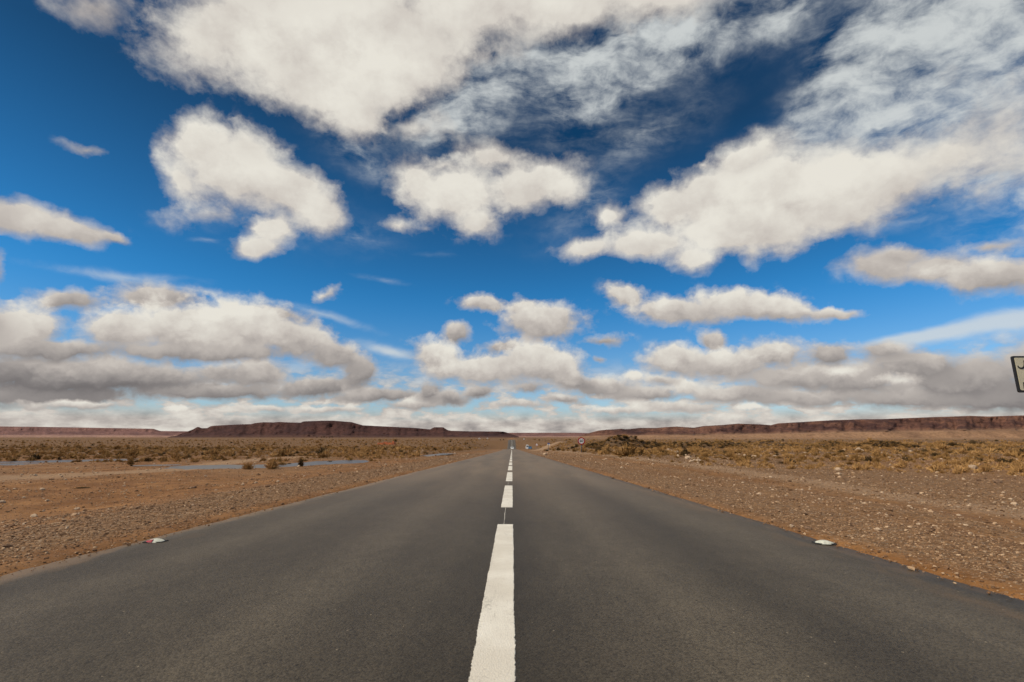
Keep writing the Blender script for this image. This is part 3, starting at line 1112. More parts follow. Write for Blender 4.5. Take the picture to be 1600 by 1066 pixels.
ridge('far_mesa', [(-560, 668), (-200, 666), (0, 666.3), (60, 667), (120, 668), (180, 669), (238, 670), (246, 672.5), (258, 676), (272, 681)],
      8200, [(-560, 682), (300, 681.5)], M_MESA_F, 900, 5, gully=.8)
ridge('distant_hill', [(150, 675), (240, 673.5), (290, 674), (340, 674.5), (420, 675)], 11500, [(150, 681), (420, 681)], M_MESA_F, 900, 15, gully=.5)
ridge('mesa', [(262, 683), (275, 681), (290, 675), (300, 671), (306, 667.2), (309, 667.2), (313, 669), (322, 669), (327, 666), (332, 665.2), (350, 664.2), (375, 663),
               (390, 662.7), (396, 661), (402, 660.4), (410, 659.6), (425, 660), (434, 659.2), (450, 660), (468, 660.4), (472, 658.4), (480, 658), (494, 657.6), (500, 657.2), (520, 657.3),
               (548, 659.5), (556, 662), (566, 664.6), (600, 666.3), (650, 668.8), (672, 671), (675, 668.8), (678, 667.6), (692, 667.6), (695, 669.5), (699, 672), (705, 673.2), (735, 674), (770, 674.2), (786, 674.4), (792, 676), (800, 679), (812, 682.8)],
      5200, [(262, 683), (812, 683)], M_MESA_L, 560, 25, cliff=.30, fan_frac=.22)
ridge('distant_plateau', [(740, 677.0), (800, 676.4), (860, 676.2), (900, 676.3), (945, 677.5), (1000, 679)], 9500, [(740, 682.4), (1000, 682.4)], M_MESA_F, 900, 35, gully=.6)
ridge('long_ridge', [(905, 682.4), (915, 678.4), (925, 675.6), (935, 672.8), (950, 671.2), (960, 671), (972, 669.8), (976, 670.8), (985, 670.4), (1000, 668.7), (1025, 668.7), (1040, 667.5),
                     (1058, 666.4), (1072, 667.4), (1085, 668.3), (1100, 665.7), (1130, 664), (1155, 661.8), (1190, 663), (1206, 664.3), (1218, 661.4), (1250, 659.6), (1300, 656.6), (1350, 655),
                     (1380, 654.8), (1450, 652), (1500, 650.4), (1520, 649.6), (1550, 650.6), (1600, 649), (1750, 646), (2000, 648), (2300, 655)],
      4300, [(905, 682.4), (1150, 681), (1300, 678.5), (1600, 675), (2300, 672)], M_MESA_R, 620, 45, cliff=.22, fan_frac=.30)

# ------------------------------------------------------------------ stones
def stone_mesh(name, seed, mats, sub=1, flat=.62):
    rnd = random.Random(seed)
    bm = bmesh.new()
    bmesh.ops.create_icosphere(bm, subdivisions=sub, radius=1.0)
    sx_, sy_ = rnd.uniform(.8, 1.35), rnd.uniform(.7, 1.1)
    for v_ in bm.verts:
        k = 1 + rnd.uniform(-.28, .22)
        v_.co = Vector((v_.co.x * k * sx_, v_.co.y * k * sy_, v_.co.z * k * flat))
    me_ = bpy.data.meshes.new(name)
    bm.to_mesh(me_)
    bm.free()
    for m_ in mats:
        me_.materials.append(m_)
    return me_


def scatter(name, src_meshes, pts, scales, label, cat, tilt=.3, kind='stuff'):
    """many small pieces that nobody could count, instanced on points"""
    c = bpy.data.collections.new(name + ' source')
    for i, m_ in enumerate(src_meshes):
        o = bpy.data.objects.new('%s_piece' % name, m_)
        c.objects.link(o)
    n = len(pts)
    me_ = bpy.data.meshes.new(name)
    me_.vertices.add(n)
    me_.vertices.foreach_set('co', np.asarray(pts, float).ravel())
    a = me_.attributes.new('size', 'FLOAT', 'POINT')
    a.data.foreach_set('value', np.asarray(scales, np.float32))
    rot = np.stack([RNG.uniform(-tilt, tilt, n), RNG.uniform(-tilt, tilt, n), RNG.uniform(0, 6.28, n)], 1).astype(np.float32)
    a = me_.attributes.new('turn', 'FLOAT_VECTOR', 'POINT')
    a.data.foreach_set('vector', rot.ravel())
    a = me_.attributes.new('which', 'INT', 'POINT')
    a.data.foreach_set('value', RNG.integers(0, len(src_meshes), n).astype(np.int32))
    o = link(name, me_)
    ng = bpy.data.node_groups.new(name + ' scatter', 'GeometryNodeTree')
    ng.interface.new_socket('Geometry', in_out='INPUT', socket_type='NodeSocketGeometry')
    ng.interface.new_socket('Geometry', in_out='OUTPUT', socket_type='NodeSocketGeometry')
    N = ng.nodes
    L = ng.links
    gi_, go_ = N.new('NodeGroupInput'), N.new('NodeGroupOutput')
    ci = N.new('GeometryNodeCollectionInfo')
    ci.inputs['Collection'].default_value = c
    ci.inputs['Separate Children'].default_value = True
    ci.inputs['Reset Children'].default_value = True
    ip = N.new('GeometryNodeInstanceOnPoints')
    ip.inputs['Pick Instance'].default_value = True

    def at(nm_, ty):
        q = N.new('GeometryNodeInputNamedAttribute')
        q.data_type = ty
        q.inputs['Name'].default_value = nm_
        return q.outputs['Attribute']
    L.new(gi_.outputs[0], ip.inputs['Points'])
    L.new(ci.outputs[0], ip.inputs['Instance'])
    L.new(at('which', 'INT'), ip.inputs['Instance Index'])
    er_ = N.new('FunctionNodeEulerToRotation')
    L.new(at('turn', 'FLOAT_VECTOR'), er_.inputs[0])
    L.new(er_.outputs[0], ip.inputs['Rotation'])
    L.new(at('size', 'FLOAT'), ip.inputs['Scale'])
    L.new(ip.outputs[0], go_.inputs[0])
    md = o.modifiers.new('scatter', 'NODES')
    md.node_group = ng
    return tag(o, label, cat, kind=kind)


def spread(n, rmin, rmax, side, azmax=60, bias=1.0):
    """points whose density falls off with distance, off the asphalt"""
    r = np.exp(RNG.uniform(math.log(rmin), math.log(rmax), n))
    a = np.radians(RNG.uniform(0, azmax, n))
    x = side * r * np.sin(a)
    y = r * np.cos(a)
    return x, y


STONES = [stone_mesh('gravel_piece', 100 + i, [M_STONE]) for i in range(8)]
px_, py_, sc_ = [], [], []
for side in (-1, 1):
    x, y = spread(170000, 3.2, 75, side, 62)
    xr = x - road_x(y)
    out = np.where(xr < 0, EDGE_L - xr, xr - EDGE_R)
    if side < 0:
        dens_ = np.where(out < 3.2, .95, .22 + .45 * sstep(-.1, .35, fbm(x * .4, y * .4, 4, 14))) * (out > -.14)
    else:
        dens_ = (.55 + .4 * sstep(-.2, .3, fbm(x * .3, y * .2, 4, 18)) - .45 * np.exp(-((out - 4.2) / .5) ** 2) - .35 * np.exp(-((out - 5.8) / .6) ** 2)) * (out > -.14)
    dens_ = np.where(out < .35, dens_ * .4, dens_)
    dens_ = np.where(out < .0, dens_ * .35, dens_)
    td = polyline_dist(x, y, TRACK)
    dens_ = dens_ * np.where(td < 1.2, .12, 1) * (pond_mask(x, y) < .05)
    keep = RNG.uniform(0, 1, len(x)) < dens_
    x, y = x[keep], y[keep]
    r = np.hypot(x, y)
    s = .0043 * (r / 4) ** .58 * np.exp(RNG.normal(0, .50, len(x)))
    px_.append(x)
    py_.append(y)
    sc_.append(s)
gx_, gy_, gs_ = np.concatenate(px_), np.concatenate(py_), np.concatenate(sc_)
gzv = np.maximum(terrain(gx_, gy_), np.where((gx_ > EDGE_L - .03) & (gx_ < EDGE_R + .03), road_z(gy_), -99)) + gs_ * .25
scatter('gravel', STONES, np.stack([gx_, gy_, gzv], 1), gs_, 'brown and grey gravel strewn along both road shoulders', 'gravel')

# larger pale and brown stones that can be told apart
BIG = [stone_mesh('rock', 300 + i, [M_PALE], 2, .7) for i in range(5)] + [stone_mesh('rock', 320 + i, [M_BROWN_STONE], 2, .6) for i in range(4)]


def rock(px, py, wpx, mesh, label, group=None):
    p = ground_hit(px, py)
    s = wpx / F_PX * p.y / 2.1
    o = link('rock', mesh, loc=(p.x, p.y, p.z + s * .3), rot=(random.uniform(-.2, .2), random.uniform(-.2, .2), random.uniform(0, 6)), scale=(s, s, s))
    return tag(o, label, 'rock', group)


rock(1310, 735.5, 9, BIG[0], 'upper of two cream stones one above the other on the right gravel')
rock(1311, 741.5, 7, BIG[1], 'lower of two cream stones one above the other on the right gravel')
rock(1476, 725, 8, BIG[2], 'whitish knobby stone on the scrub margin at far right')
rock(1520, 733, 13, BIG[3], 'long flat pale slab lying in the scrub right of the whitish knobby stone')
rock(1465, 739.5, 6, BIG[4], 'small orange tinted stone below the whitish knobby stone')
rock(467, 729.5, 5, BIG[0], 'single white stone on the near bank of the puddle')
rock(1343, 707, 14, BIG[1], 'low pale boulder among the olive scrub on the right')
rock(53, 808, 9, BIG[2], 'pale stone lying near the left edge at the gravel boundary')
rock(3, 786, 8, BIG[3], 'pale stone at the extreme left edge of the brown field')
rock(120, 797, 9, BIG[4], 'flat light stone in the brown field above the left gravel strip')
rock(303, 763, 7, BIG[5], 'reddish stone standing in the brown field right of centre left')
rock(1430, 772, 9, BIG[5], 'dark brown stone lying in the right gravel field')
rock(1560, 755, 12, BIG[6], 'dark grey stone at the far right of the stony field')
rock(1585, 789, 8, BIG[0], 'pale stone beside the right edge of the picture in brown earth')
rock(1372, 829, 8, BIG[1], 'cream stone on the shoulder above the white road stud')
rock(1262, 827, 9, BIG[8], 'rounded grey brown stone at the asphalt edge before the white road stud')
rock(1237, 823, 7, BIG[2], 'cream stone beside the rounded stone at the right asphalt edge')
for k in range(26):
    t_ = k / 25
    rock(1048 + 46 * t_ + random.uniform(-7, 7), 706 + 14 * t_ + random.uniform(-4, 4), random.uniform(3.5, 7), BIG[k % 5], 'pale stone in the loose heap of white rubble right of the speed sign', 'white rubble heap on the right verge')
for k in range(16):
    rock(1165 + random.uniform(-14, 16), 717 + random.uniform(-5, 5), random.uniform(3, 5.5), BIG[k % 5], 'pinkish pale stone in the scatter beyond the white rubble heap', 'second stone scatter on the right verge')

# mid sized stones lying about the fields (too many and too small to tell apart)
mx, my, ms = [], [], []
for side, n in ((-1, 3400), (1, 4200)):
    x, y = spread(n, 8, 140, side, 58)
    xr = x - road_x(y)
    out = np.where(xr < 0, EDGE_L - xr, xr - EDGE_R)
    keep = (out > 1.5) & (pond_mask(x, y) < .05) & (fbm(x * .15, y * .15, 3, 55) + RNG.uniform(-.5, .5, n) > .0)
    x, y = x[keep], y[keep]
    mx.append(x); my.append(y)
    ms.append(.016 * (np.hypot(x, y) / 10) ** .75 * np.exp(RNG.normal(0, .45, len(x))))
mx, my, ms = np.concatenate(mx), np.concatenate(my), np.concatenate(ms)
PSTONE = [stone_mesh('field_stone_piece', 400 + i, [M_PALE if i < 4 else M_STONE], 1, .6) for i in range(8)]
scatter('field_stones', PSTONE, np.stack([mx, my, terrain(mx, my) + ms * .25], 1), ms, 'pale loose stones scattered over the desert fields', 'stones')['kind'] = 'stuff'

# ------------------------------------------------------------------ plants
def tuft_mesh(name, seed, mat, blades=70, w=.030, spread_=1.0, twigs=0):
    """dome of fine blades about 1 m wide and .6 m tall, unit sized"""
    rnd = random.Random(seed)
    V_, F_ = [], []
    for _ in range(blades):
        a = rnd.uniform(0, 2 * math.pi)
        lean = rnd.uniform(0.05, 1.25) * spread_
        L_ = rnd.uniform(.30, .62)
        bx, by = rnd.gauss(0, .10), rnd.gauss(0, .10)
        d = Vector((math.cos(a) * math.sin(lean), math.sin(a) * math.sin(lean), math.cos(lean)))
        side = d.cross(Vector((0, 0, 1)))
        side = (side if side.length > .01 else Vector((1, 0, 0))).normalized()
        tw = rnd.uniform(0, math.pi)
        side = (side * math.cos(tw) + d.cross(side) * math.sin(tw)) * (w * rnd.uniform(.6, 1.5))
        p0 = Vector((bx, by, 0))
        p1 = p0 + d * L_ * .55
        p2 = p0 + d * L_ + Vector((0, 0, -.06 * lean))
        i = len(V_)
        V_ += [p0 - side * .4, p0 + side * .4, p1 + side, p1 - side, p2]
        F_ += [(i, i + 1, i + 2, i + 3), (i + 3, i + 2, i + 4)]
        for _k in range(3):
            c_0 = p0 + d * L_ * rnd.uniform(.45, 1.0) + Vector((rnd.gauss(0, .03), rnd.gauss(0, .03), rnd.gauss(0, .03)))
            u = Vector((rnd.gauss(0, 1), rnd.gauss(0, 1), rnd.gauss(0, 1))).normalized() * w * 1.3
            v_ = Vector((rnd.gauss(0, 1), rnd.gauss(0, 1), rnd.gauss(0, 1))).normalized() * w * 1.0
            i = len(V_)
            V_ += [c_0 - u, c_0 + u, c_0 + v_]
            F_ += [(i, i + 1, i + 2)]
    return mesh_from(name, V_, F_, [mat])


TUFT_DRY = [tuft_mesh('dry_tuft', 500 + i, M_DRY, 60, .030) for i in range(4)]
TUFT_OLIVE = [tuft_mesh('olive_tuft', 520 + i, M_OLIVE, 60, .034) for i in range(4)]
TUFT_DARK = [tuft_mesh('dark_tuft', 540 + i, M_DARKLEAF, 60, .038) for i in range(3)]
BUSH_DRY = [tuft_mesh('foliage', 600 + i, M_DRY, 260, .016) for i in range(3)]
BUSH_OLIVE = [tuft_mesh('foliage', 620 + i, M_OLIVE, 260, .018) for i in range(3)]
BUSH_DARK = [tuft_mesh('foliage', 640 + i, M_DARKLEAF, 240, .020) for i in range(3)]


def stems_mesh(seed):
    rnd = random.Random(seed)
    mb = MB()
    for _ in range(9):
        a = rnd.uniform(0, 6.28)
        l = rnd.uniform(.2, .8)
        mb.tube((rnd.gauss(0, .03), rnd.gauss(0, .03), -.05), (math.cos(a) * .3 * l, math.sin(a) * .3 * l, rnd.uniform(.25, .42)), .010, .004, 5, False)
    me_ = bpy.data.meshes.new('stems')
    mb.bm.to_mesh(me_)
    mb.bm.free()
    me_.materials.append(M_TWIG)
    return me_


STEMS = [stems_mesh(700 + i) for i in range(3)]


def shrub(px, py, wpx, kind_, label, group=None, hscale=1.0):
    p = ground_hit(px, py)
    s = wpx / F_PX * p.y / 1.05
    pool = {'dry': BUSH_DRY, 'olive': BUSH_OLIVE, 'dark': BUSH_DARK}[kind_]
    root = empty('shrub', (p.x, p.y, p.z - .01), random.uniform(0, 6.28))
    root.scale = (s, s, s * hscale)
    tag(root, label, 'shrub', group)
    link('foliage', random.choice(pool), root)
    link('stems', random.choice(STEMS), root)
    return root


shrub(387, 733.5, 21, 'dry', 'round tan dry shrub at the near edge of the puddle', hscale=1.1)
shrub(425, 733, 26, 'dry', 'taller twiggy grey-tan shrub standing in the puddle margin', hscale=1.25)
shrub(441, 728, 16, 'dry', 'pale wispy shrub just behind the twiggy puddle shrub')
shrub(204, 726, 12, 'olive', 'lone dark green ball shrub beside the dirt track', hscale=1.5)
shrub(470, 729, 11, 'dark', 'small dark reddish twig bush above the white stone', hscale=2.2)
shrub(71, 718, 9, 'olive', 'dark shrub behind the shallow water at far left', hscale=1.3)
shrub(113, 723, 5, 'dark', 'tiny dark tuft in front of the far left water')
shrub(23, 711, 14, 'olive', 'leftmost olive shrub in the picture, behind the far left water', hscale=1.2)
shrub(452, 726, 9, 'dark', 'dark low reeds standing in the right end of the puddle', hscale=.6)
shrub(516, 723, 13, 'dark', 'flat dark weeds poking out of the puddle tip', hscale=.5)
shrub(627, 708, 9, 'dark', 'dark bush at the left verge beyond the puddle', hscale=1.1)
shrub(679, 704, 9, 'dark', 'dark bush on the left verge near the second puddle')
shrub(719, 703.5, 9, 'olive', 'dark olive bush nearest the road crest on the left')
shrub(935, 706, 15, 'dark', 'dark rounded shrub just right of the speed limit sign', hscale=1.0)
shrub(1085, 706, 8, 'olive', 'upright green shrub before the brown mound', hscale=2.0)
shrub(1156, 722, 20, 'olive', 'broad olive shrub beside the second stone scatter', hscale=.8)
shrub(1234, 725, 34, 'dark', 'long low dark shrub at the edge of the right gravel', hscale=.45)
shrub(1329, 726, 18, 'olive', 'low olive shrub right of the long dark shrub', hscale=.6)
shrub(1316, 708, 12, 'dark', 'dark shrub in the middle of the right scrub', hscale=.9)
shrub(1370, 722, 12, 'olive', 'twiggy grey shrub rising over the right stony field', hscale=1.4)
shrub(1462, 713, 15, 'dark', 'blackish shrub on open ground at far right', hscale=.8)
shrub(1443, 711, 10, 'olive', 'small brown shrub left of the blackish one')
shrub(1502, 708, 22, 'dark', 'flat black strip of brush at far right', hscale=.3)
shrub(1487, 709, 14, 'dark', 'thin dark brush between the blackish shrub and the flat strip', hscale=.25)
shrub(1490, 697, 20, 'dark', 'dark hump of brush on the skyline of the right field', hscale=.6)
shrub(897, 706, 9, 'olive', 'olive tuft left of the speed limit sign post', hscale=1.3)
shrub(880, 705, 7, 'olive', 'narrow tuft between the blue sign and the speed limit sign', hscale=1.6)
shrub(127, 763, 26, 'dark', 'flat dark clump of dead weeds in the brown left field', hscale=.18)
shrub(205, 728.5, 5, 'dark', 'tiny dark weed under the ball shrub by the dirt track')
for k in range(46):
    shrub(random.uniform(20, 640), random.uniform(698, 711), random.uniform(8, 15), random.choice(('dry', 'dry', 'olive', 'dry')),
          'tan or olive shrub in the scrub belt of the left plain', 'shrubs of the left scrub belt', random.uniform(.7, 1.1))
for k in range(46):
    shrub(random.uniform(1100, 1600), random.uniform(700, 719), random.uniform(9, 20), random.choice(('dry', 'olive', 'olive')),
          'tan or olive shrub in the scrub belt of the right plain', 'shrubs of the right scrub belt', random.uniform(.5, .9))
for k in range(14):
    shrub(random.uniform(840, 925), random.uniform(699, 705), random.uniform(5, 9), random.choice(('dry', 'olive', 'dark')),
          'small shrub on the right verge behind the speed limit sign', 'shrubs behind the speed limit sign', random.uniform(.8, 1.3))


def scrub_points(n, rmin, rmax, side, seed, thr):
    x, y = spread(n, rmin, rmax, side, 60)
    xr = x - road_x(y)
    out = np.where(xr < 0, EDGE_L - xr, xr - EDGE_R)
    patch = fbm(x / 16, y / 9, 4, seed)
    keep = (out > 4 + .03 * y) & (patch + RNG.uniform(-.35, .35, n) > thr) & (pond_mask(x, y) < .02) & (polyline_dist(x, y, TRACK) > 1.6)
    keep &= polyline_dist(x, y, TR2) > 4.5
    return x[keep], y[keep]


for nm_, pool, n, lo, hi, lab, sd_ in (
        ('dry_scrub', TUFT_DRY, 15000, 24, 700, 'tan dry scrub covering the desert plain', 61),
        ('olive_scrub', TUFT_OLIVE, 9000, 28, 900, 'olive low scrub covering the desert plain', 77),
        ('dark_scrub', TUFT_DARK, 3200, 34, 900, 'dark low scrub dotted over the desert plain', 83)):
    xs_, ys_ = [], []
    for side in (-1, 1):
        x, y = scrub_points(n, lo, hi, side, sd_, .06 if nm_ != 'dark_scrub' else .12)
        if side < 0:
            k_ = y > 34
            x, y = x[k_], y[k_]
        xs_.append(x); ys_.append(y)
    x, y = np.concatenate(xs_), np.concatenate(ys_)
    s = .30 * (np.hypot(x, y) / 40) ** .42 * np.exp(RNG.normal(-.05, .50, len(x)))
    scatter(nm_, pool, np.stack([x, y, terrain(x, y) - .01], 1), s, lab, 'scrub', .1)


def small_tree(px, py, hpx, label, group=None, Y=None):
    if Y:
        p = at_dist(px, py, Y)
        p.z = gz(p.x, p.y)
    else:
        p = ground_hit(px, py)
    h = hpx / F_PX * p.y
    root = tag(empty('tree', p), label, 'tree', group)
    mb = MB()
    mb.tube((0, 0, -.2), (h * .03, 0, h * .45), h * .05, h * .03, 7)
    mb.tube((h * .03, 0, h * .4), (h * .2, h * .05, h * .7), h * .025, h * .01, 5)
    mb.tube((h * .03, 0, h * .4), (-h * .15, -h * .05, h * .75), h * .025, h * .01, 5)
    mb.build('trunk', M_TWIG, root)
    rnd = random.Random(int(px * 7))
    V_, F_ = [], []
    for _ in range(700):
        u = Vector((rnd.gauss(0, 1), rnd.gauss(0, 1), rnd.gauss(0, .8))).normalized() * rnd.uniform(.35, 1) ** .5
        lump = 1 + .25 * math.sin(5 * u.x + 2) * math.cos(4 * u.z + px)
        c_0 = Vector((u.x * .36 * lump, u.y * .36 * lump, .64 + u.z * .33 * lump)) * h
        s1 = Vector((rnd.gauss(0, 1), rnd.gauss(0, 1), rnd.gauss(0, 1))).normalized() * h * .045
        s2 = Vector((rnd.gauss(0, 1), rnd.gauss(0, 1), rnd.gauss(0, 1))).normalized() * h * .045
        i = len(V_)
        V_ += [c_0 - s1, c_0 + s1, c_0 + s2]
        F_ += [(i, i + 1, i + 2)]
    link('crown', mesh_from('crown', V_, F_, [M_DARKLEAF]), root)
    return root


small_tree(782, 688.8, 3.2, 'left of the two small dark trees on the rise by the far road', Y=470)
small_tree(786.6, 688.8, 3.2, 'right of the two small dark trees on the rise by the far road', Y=474)
small_tree(1223, 686.5, 5.5, 'lone small dark tree on the pale plain below the long ridge', Y=330)
for k, x in enumerate((495, 502, 506, 510, 515, 519)):
    small_tree(x, 684.6, 2.6 + (k % 3) * .5, 'dark tree in the distant row at the foot of the mesa', 'tree row at the foot of the mesa', Y=1500 + 20 * k)

# ------------------------------------------------------------------ earth mounds
def mound(px0, px1, top_py, base_py, label, seed, dark=True):
    pm = (px0 + px1) / 2
    p = ground_hit(pm, base_py)
    W = (px1 - px0) / F_PX * p.y
    topz = at_dist(pm, top_py, p.y + 2).z
    H = max(.25, topz - gz(p.x, p.y + 2))
    nx, ny = 70, 26
    dep = min(max(W * .35, 4.0), 12.0)
    u, v_ = np.meshgrid(np.linspace(-1, 1, nx), np.linspace(-1, 1, ny), indexing='ij')
    x, y = p.x + u * W / 2, p.y + dep / 2 + v_ * dep / 2
    e_ = np.maximum(0.0, 1 - u * u) ** .8 * np.maximum(0.0, 1 - v_ * v_)
    h = H * 1.15 * e_ * (.75 + .75 * fbm(u * 3.2, v_ * 1.6, 4, seed) + .25 * fbm(u * 14, v_ * 6, 3, seed + 7))
    zz2 = terrain(x, y) - .08 + np.maximum(0, h) + np.where(e_ > .02, .08, -.1)
    V_ = np.stack([x.ravel(), y.ravel(), zz2.ravel()], 1)
    ii_, jj_ = np.meshgrid(np.arange(nx - 1), np.arange(ny - 1), indexing='ij')
    a = (ii_ * ny + jj_).ravel()
    me_ = mesh_from('earth_mound', V_, np.stack([a, a + ny, a + ny + 1, a + 1], 1), [M_MOUND], True)
    V_ = np.array(V_)
    root = tag(link('earth_mound', me_), label, 'mound')
    # brush growing over the top
    rnd = np.random.default_rng(seed)
    pick = rnd.integers(0, len(V_), 750 if dark else 450)
    pts_ = V_[pick] + rnd.normal(0, .12, (len(pick), 3)) * np.array([1, 1, 0])
    hgt_ = V_[pick][:, 2] - terrain(V_[pick][:, 0], V_[pick][:, 1])
    ok = hgt_ > .05
    Vb, Fb, Mb = [], [], []
    src = [( [tuple(v.co) for v in m_.vertices], [tuple(f.vertices) for f in m_.polygons]) for m_ in TUFT_DARK[:2]]
    for q, p_ in enumerate(pts_[ok]):
        sv, sf = src[q % 2]
        s = rnd.uniform(.35, .8)
        a = rnd.uniform(0, 6.28)
        ca, sa_ = math.cos(a), math.sin(a)
        base_i = len(Vb)
        Vb += [(p_[0] + s * (x * ca - y * sa_), p_[1] + s * (x * sa_ + y * ca), p_[2] + s * z * .8 - .03) for x, y, z in sv]
        Fb += [tuple(base_i + k for k in f) for f in sf]
        Mb += [0 if rnd.uniform() < (.45 if dark else .2) else (1 if q % 2 else 2)] * len(sf)
    if Vb:
        br = link('brush', mesh_from('brush', Vb, Fb, [M_DARKLEAF, M_OLIVE, M_DRY]), root)
        br.data.polygons.foreach_set('material_index', Mb)
        br['kind'] = 'stuff'
    return root


mound(918, 1060, 685.0, 701, 'dark brown brush covered mound right of the speed limit sign', 3)
mound(1040, 1180, 688.5, 700, 'long low brown mound right of the tallest dark mound', 13)
mound(1170, 1262, 690.5, 697, 'low brown bank below the lone tree', 23, False)
mound(1350, 1440, 689.0, 700, 'blackish mound on the right plain', 33)
mound(1270, 1350, 692, 698, 'low brown hump left of the blackish mound', 53, False)

# ------------------------------------------------------------------ red adobe ruin and white huts far off
p = at_dist(603, 694.5, 300)
p.z = gz(p.x, p.y)
ruin = tag(empty('adobe_ruin', p), 'roofless red adobe walls standing alone on the left plain', 'ruin')
u = 300 / F_PX
for x0, x1, h, y_ in ((-13, -4, 1.1, 0), (-4.0, 1.5, 1.75, .5), (1.7, 9.0, 1.25, 0), (9.0, 12, 1.9, .2)):
    mb = MB()
    n = 7
    pts = [(x0 * u, -.2)] + [(x1 * u, -.2)]
    for k in range(n, -1, -1):
        xx = x0 + (x1 - x0) * k / n
        pts.append((xx * u, h * (1 + random.uniform(-.16, .14))))
    mb.prism(pts, y_, y_ + .5)
    mb.build('wall', M_ADOBE, ruin)
MB().box((-4.8 * 1, 2.5, .5), (.5, 4.6, 1.3)).build('wall', M_ADOBE, ruin)
MB().box((4.6, 2.5, .6), (.5, 4.4, 1.5)).build('wall', M_ADOBE, ruin)


def hut(px, py, wpx, Y, label):
    p = at_dist(px, py, Y)
    p.z = gz(p.x, p.y)
    w = wpx / F_PX * Y
    h = w * .75
    r = tag(empty('hut', p), label, 'hut')
    MB().box((0, w * .4, h / 2 - .1), (w, w * .8, h + .2)).build('wall', M_WHITEWASH, r)
    MB().box((0, w * .4, h + .1), (w * 1.06, w * .86, .2)).build('roof', M_WHITEWASH, r)
    MB().box((w * .1, -.03, h * .32), (w * .2, .06, h * .62)).build('door', M_DOOR, r)
    return r


hut(749, 686.3, 2.3, 900, 'left of two tiny white huts at the foot of the mesa')
hut(761.5, 685.2, 1.8, 1100, 'right of two tiny white huts at the foot of the mesa')
hut(818.7, 687.6, 2.0, 620, 'tiny white hut right of the far road')

# ------------------------------------------------------------------ signs
def text_mesh(body, size, depth, mat, name, parent, loc, rot=(math.pi / 2, 0, 0)):
    cu = bpy.data.curves.new('lettering', 'FONT')
    cu.body = body
    cu.size = size
    cu.extrude = depth
    cu.offset = size * .02
    cu.align_x = 'CENTER'
    cu.align_y = 'CENTER'
    tmp = bpy.data.objects.new('tmp', cu)
    COL.objects.link(tmp)
    bpy.context.view_layer.update()
    me_ = bpy.data.meshes.new_from_object(tmp)
    bpy.data.objects.remove(tmp)
    me_.materials.clear()
    me_.materials.append(mat)
    return link(name, me_, parent, loc, rot)


def disc(mb, r0, r1, z0, y0, y1, seg=48):
    """ring (or disc when r0 is 0) facing -Y"""
    bm = mb.bm
    def circ(r, y):
        return [bm.verts.new((r * math.cos(2 * math.pi * i / seg), y, z0 + r * math.sin(2 * math.pi * i / seg))) for i in range(seg)]
    o0, o1 = circ(r1, y0), circ(r1, y1)
    if r0 > 0:
        i0, i1 = circ(r0, y0), circ(r0, y1)
    for i in range(seg):
        j = (i + 1) % seg
        bm.faces.new((o0[i], o0[j], o1[j], o1[i]))
        if r0 > 0:
            bm.faces.new((i0[j], i0[i], i1[i], i1[j]))
            bm.faces.new((o0[j], o0[i], i0[i], i0[j]))
            bm.faces.new((o1[i], o1[j], i1[j], i1[i]))
    if r0 <= 0:
        bm.faces.new(o0[::-1])
        bm.faces.new(o1)
    return mb


p = ground_hit(909, 707)
SY = p.y
mpp = SY / F_PX / math.cos(PITCH) * 1.0
zc_ = at_dist(908.2, 689.2, SY).z
R0 = 5.6 * SY / F_PX
sg = tag(empty('speed_limit_sign', (at_dist(908.4, 690, SY).x, SY, p.z)), 'round red and white speed limit sign reading 60 on a grey post', 'road sign')
zz = zc_ - p.z
MB().tube((0, .03, -.3), (0, .03, zz + R0 * .8), .065, seg=12).build('post', M_POST, sg, smooth=True)
disc(MB(), 0, R0, zz, -.03, -.045).build('back_plate', M_GALV, sg)
disc(MB(), R0 * .70, R0, zz, -.052, -.064).build('red_ring', M_SIGN_RED, sg)
disc(MB(), 0, R0 * .70, zz, -.050, -.060).build('sign_face', M_SIGN_WHITE, sg)
text_mesh('60', R0 * 1.02, .004, M_SIGN_BLACK, 'numerals', sg, (0, -.066, zz - R0 * .0))
MB().box((0, -.005, zz - R0 * .4), (.16, .05, .04)).build('clamp', M_GALV, sg)
MB().box((0, -.005, zz + R0 * .4), (.16, .05, .04)).build('clamp', M_GALV, sg)

# triangular warning sign
Yt = 205.0
pt = at_dist(838.6, 694.6, Yt)
gzt = gz(pt.x, Yt)
tg = tag(empty('warning_sign', (pt.x, Yt, gzt)), 'small triangular red edged warning sign right of the far road', 'road sign')
zt = pt.z - gzt
s = 2.4 / F_PX * Yt


def tri(k):
    return [(-s * k, zt - s * .8 * k), (s * k, zt - s * .8 * k), (0, zt + s * .95 * k)]


MB().tube((0, .04, -.3), (0, .04, zt + s * .3), .05, seg=8).build('post', M_GALV, tg)
MB().prism(tri(1.0), -.02, .0).build('red_border', M_SIGN_RED, tg)
MB().prism(tri(.78), -.035, -.021).build('sign_face', M_SIGN_WHITE, tg)

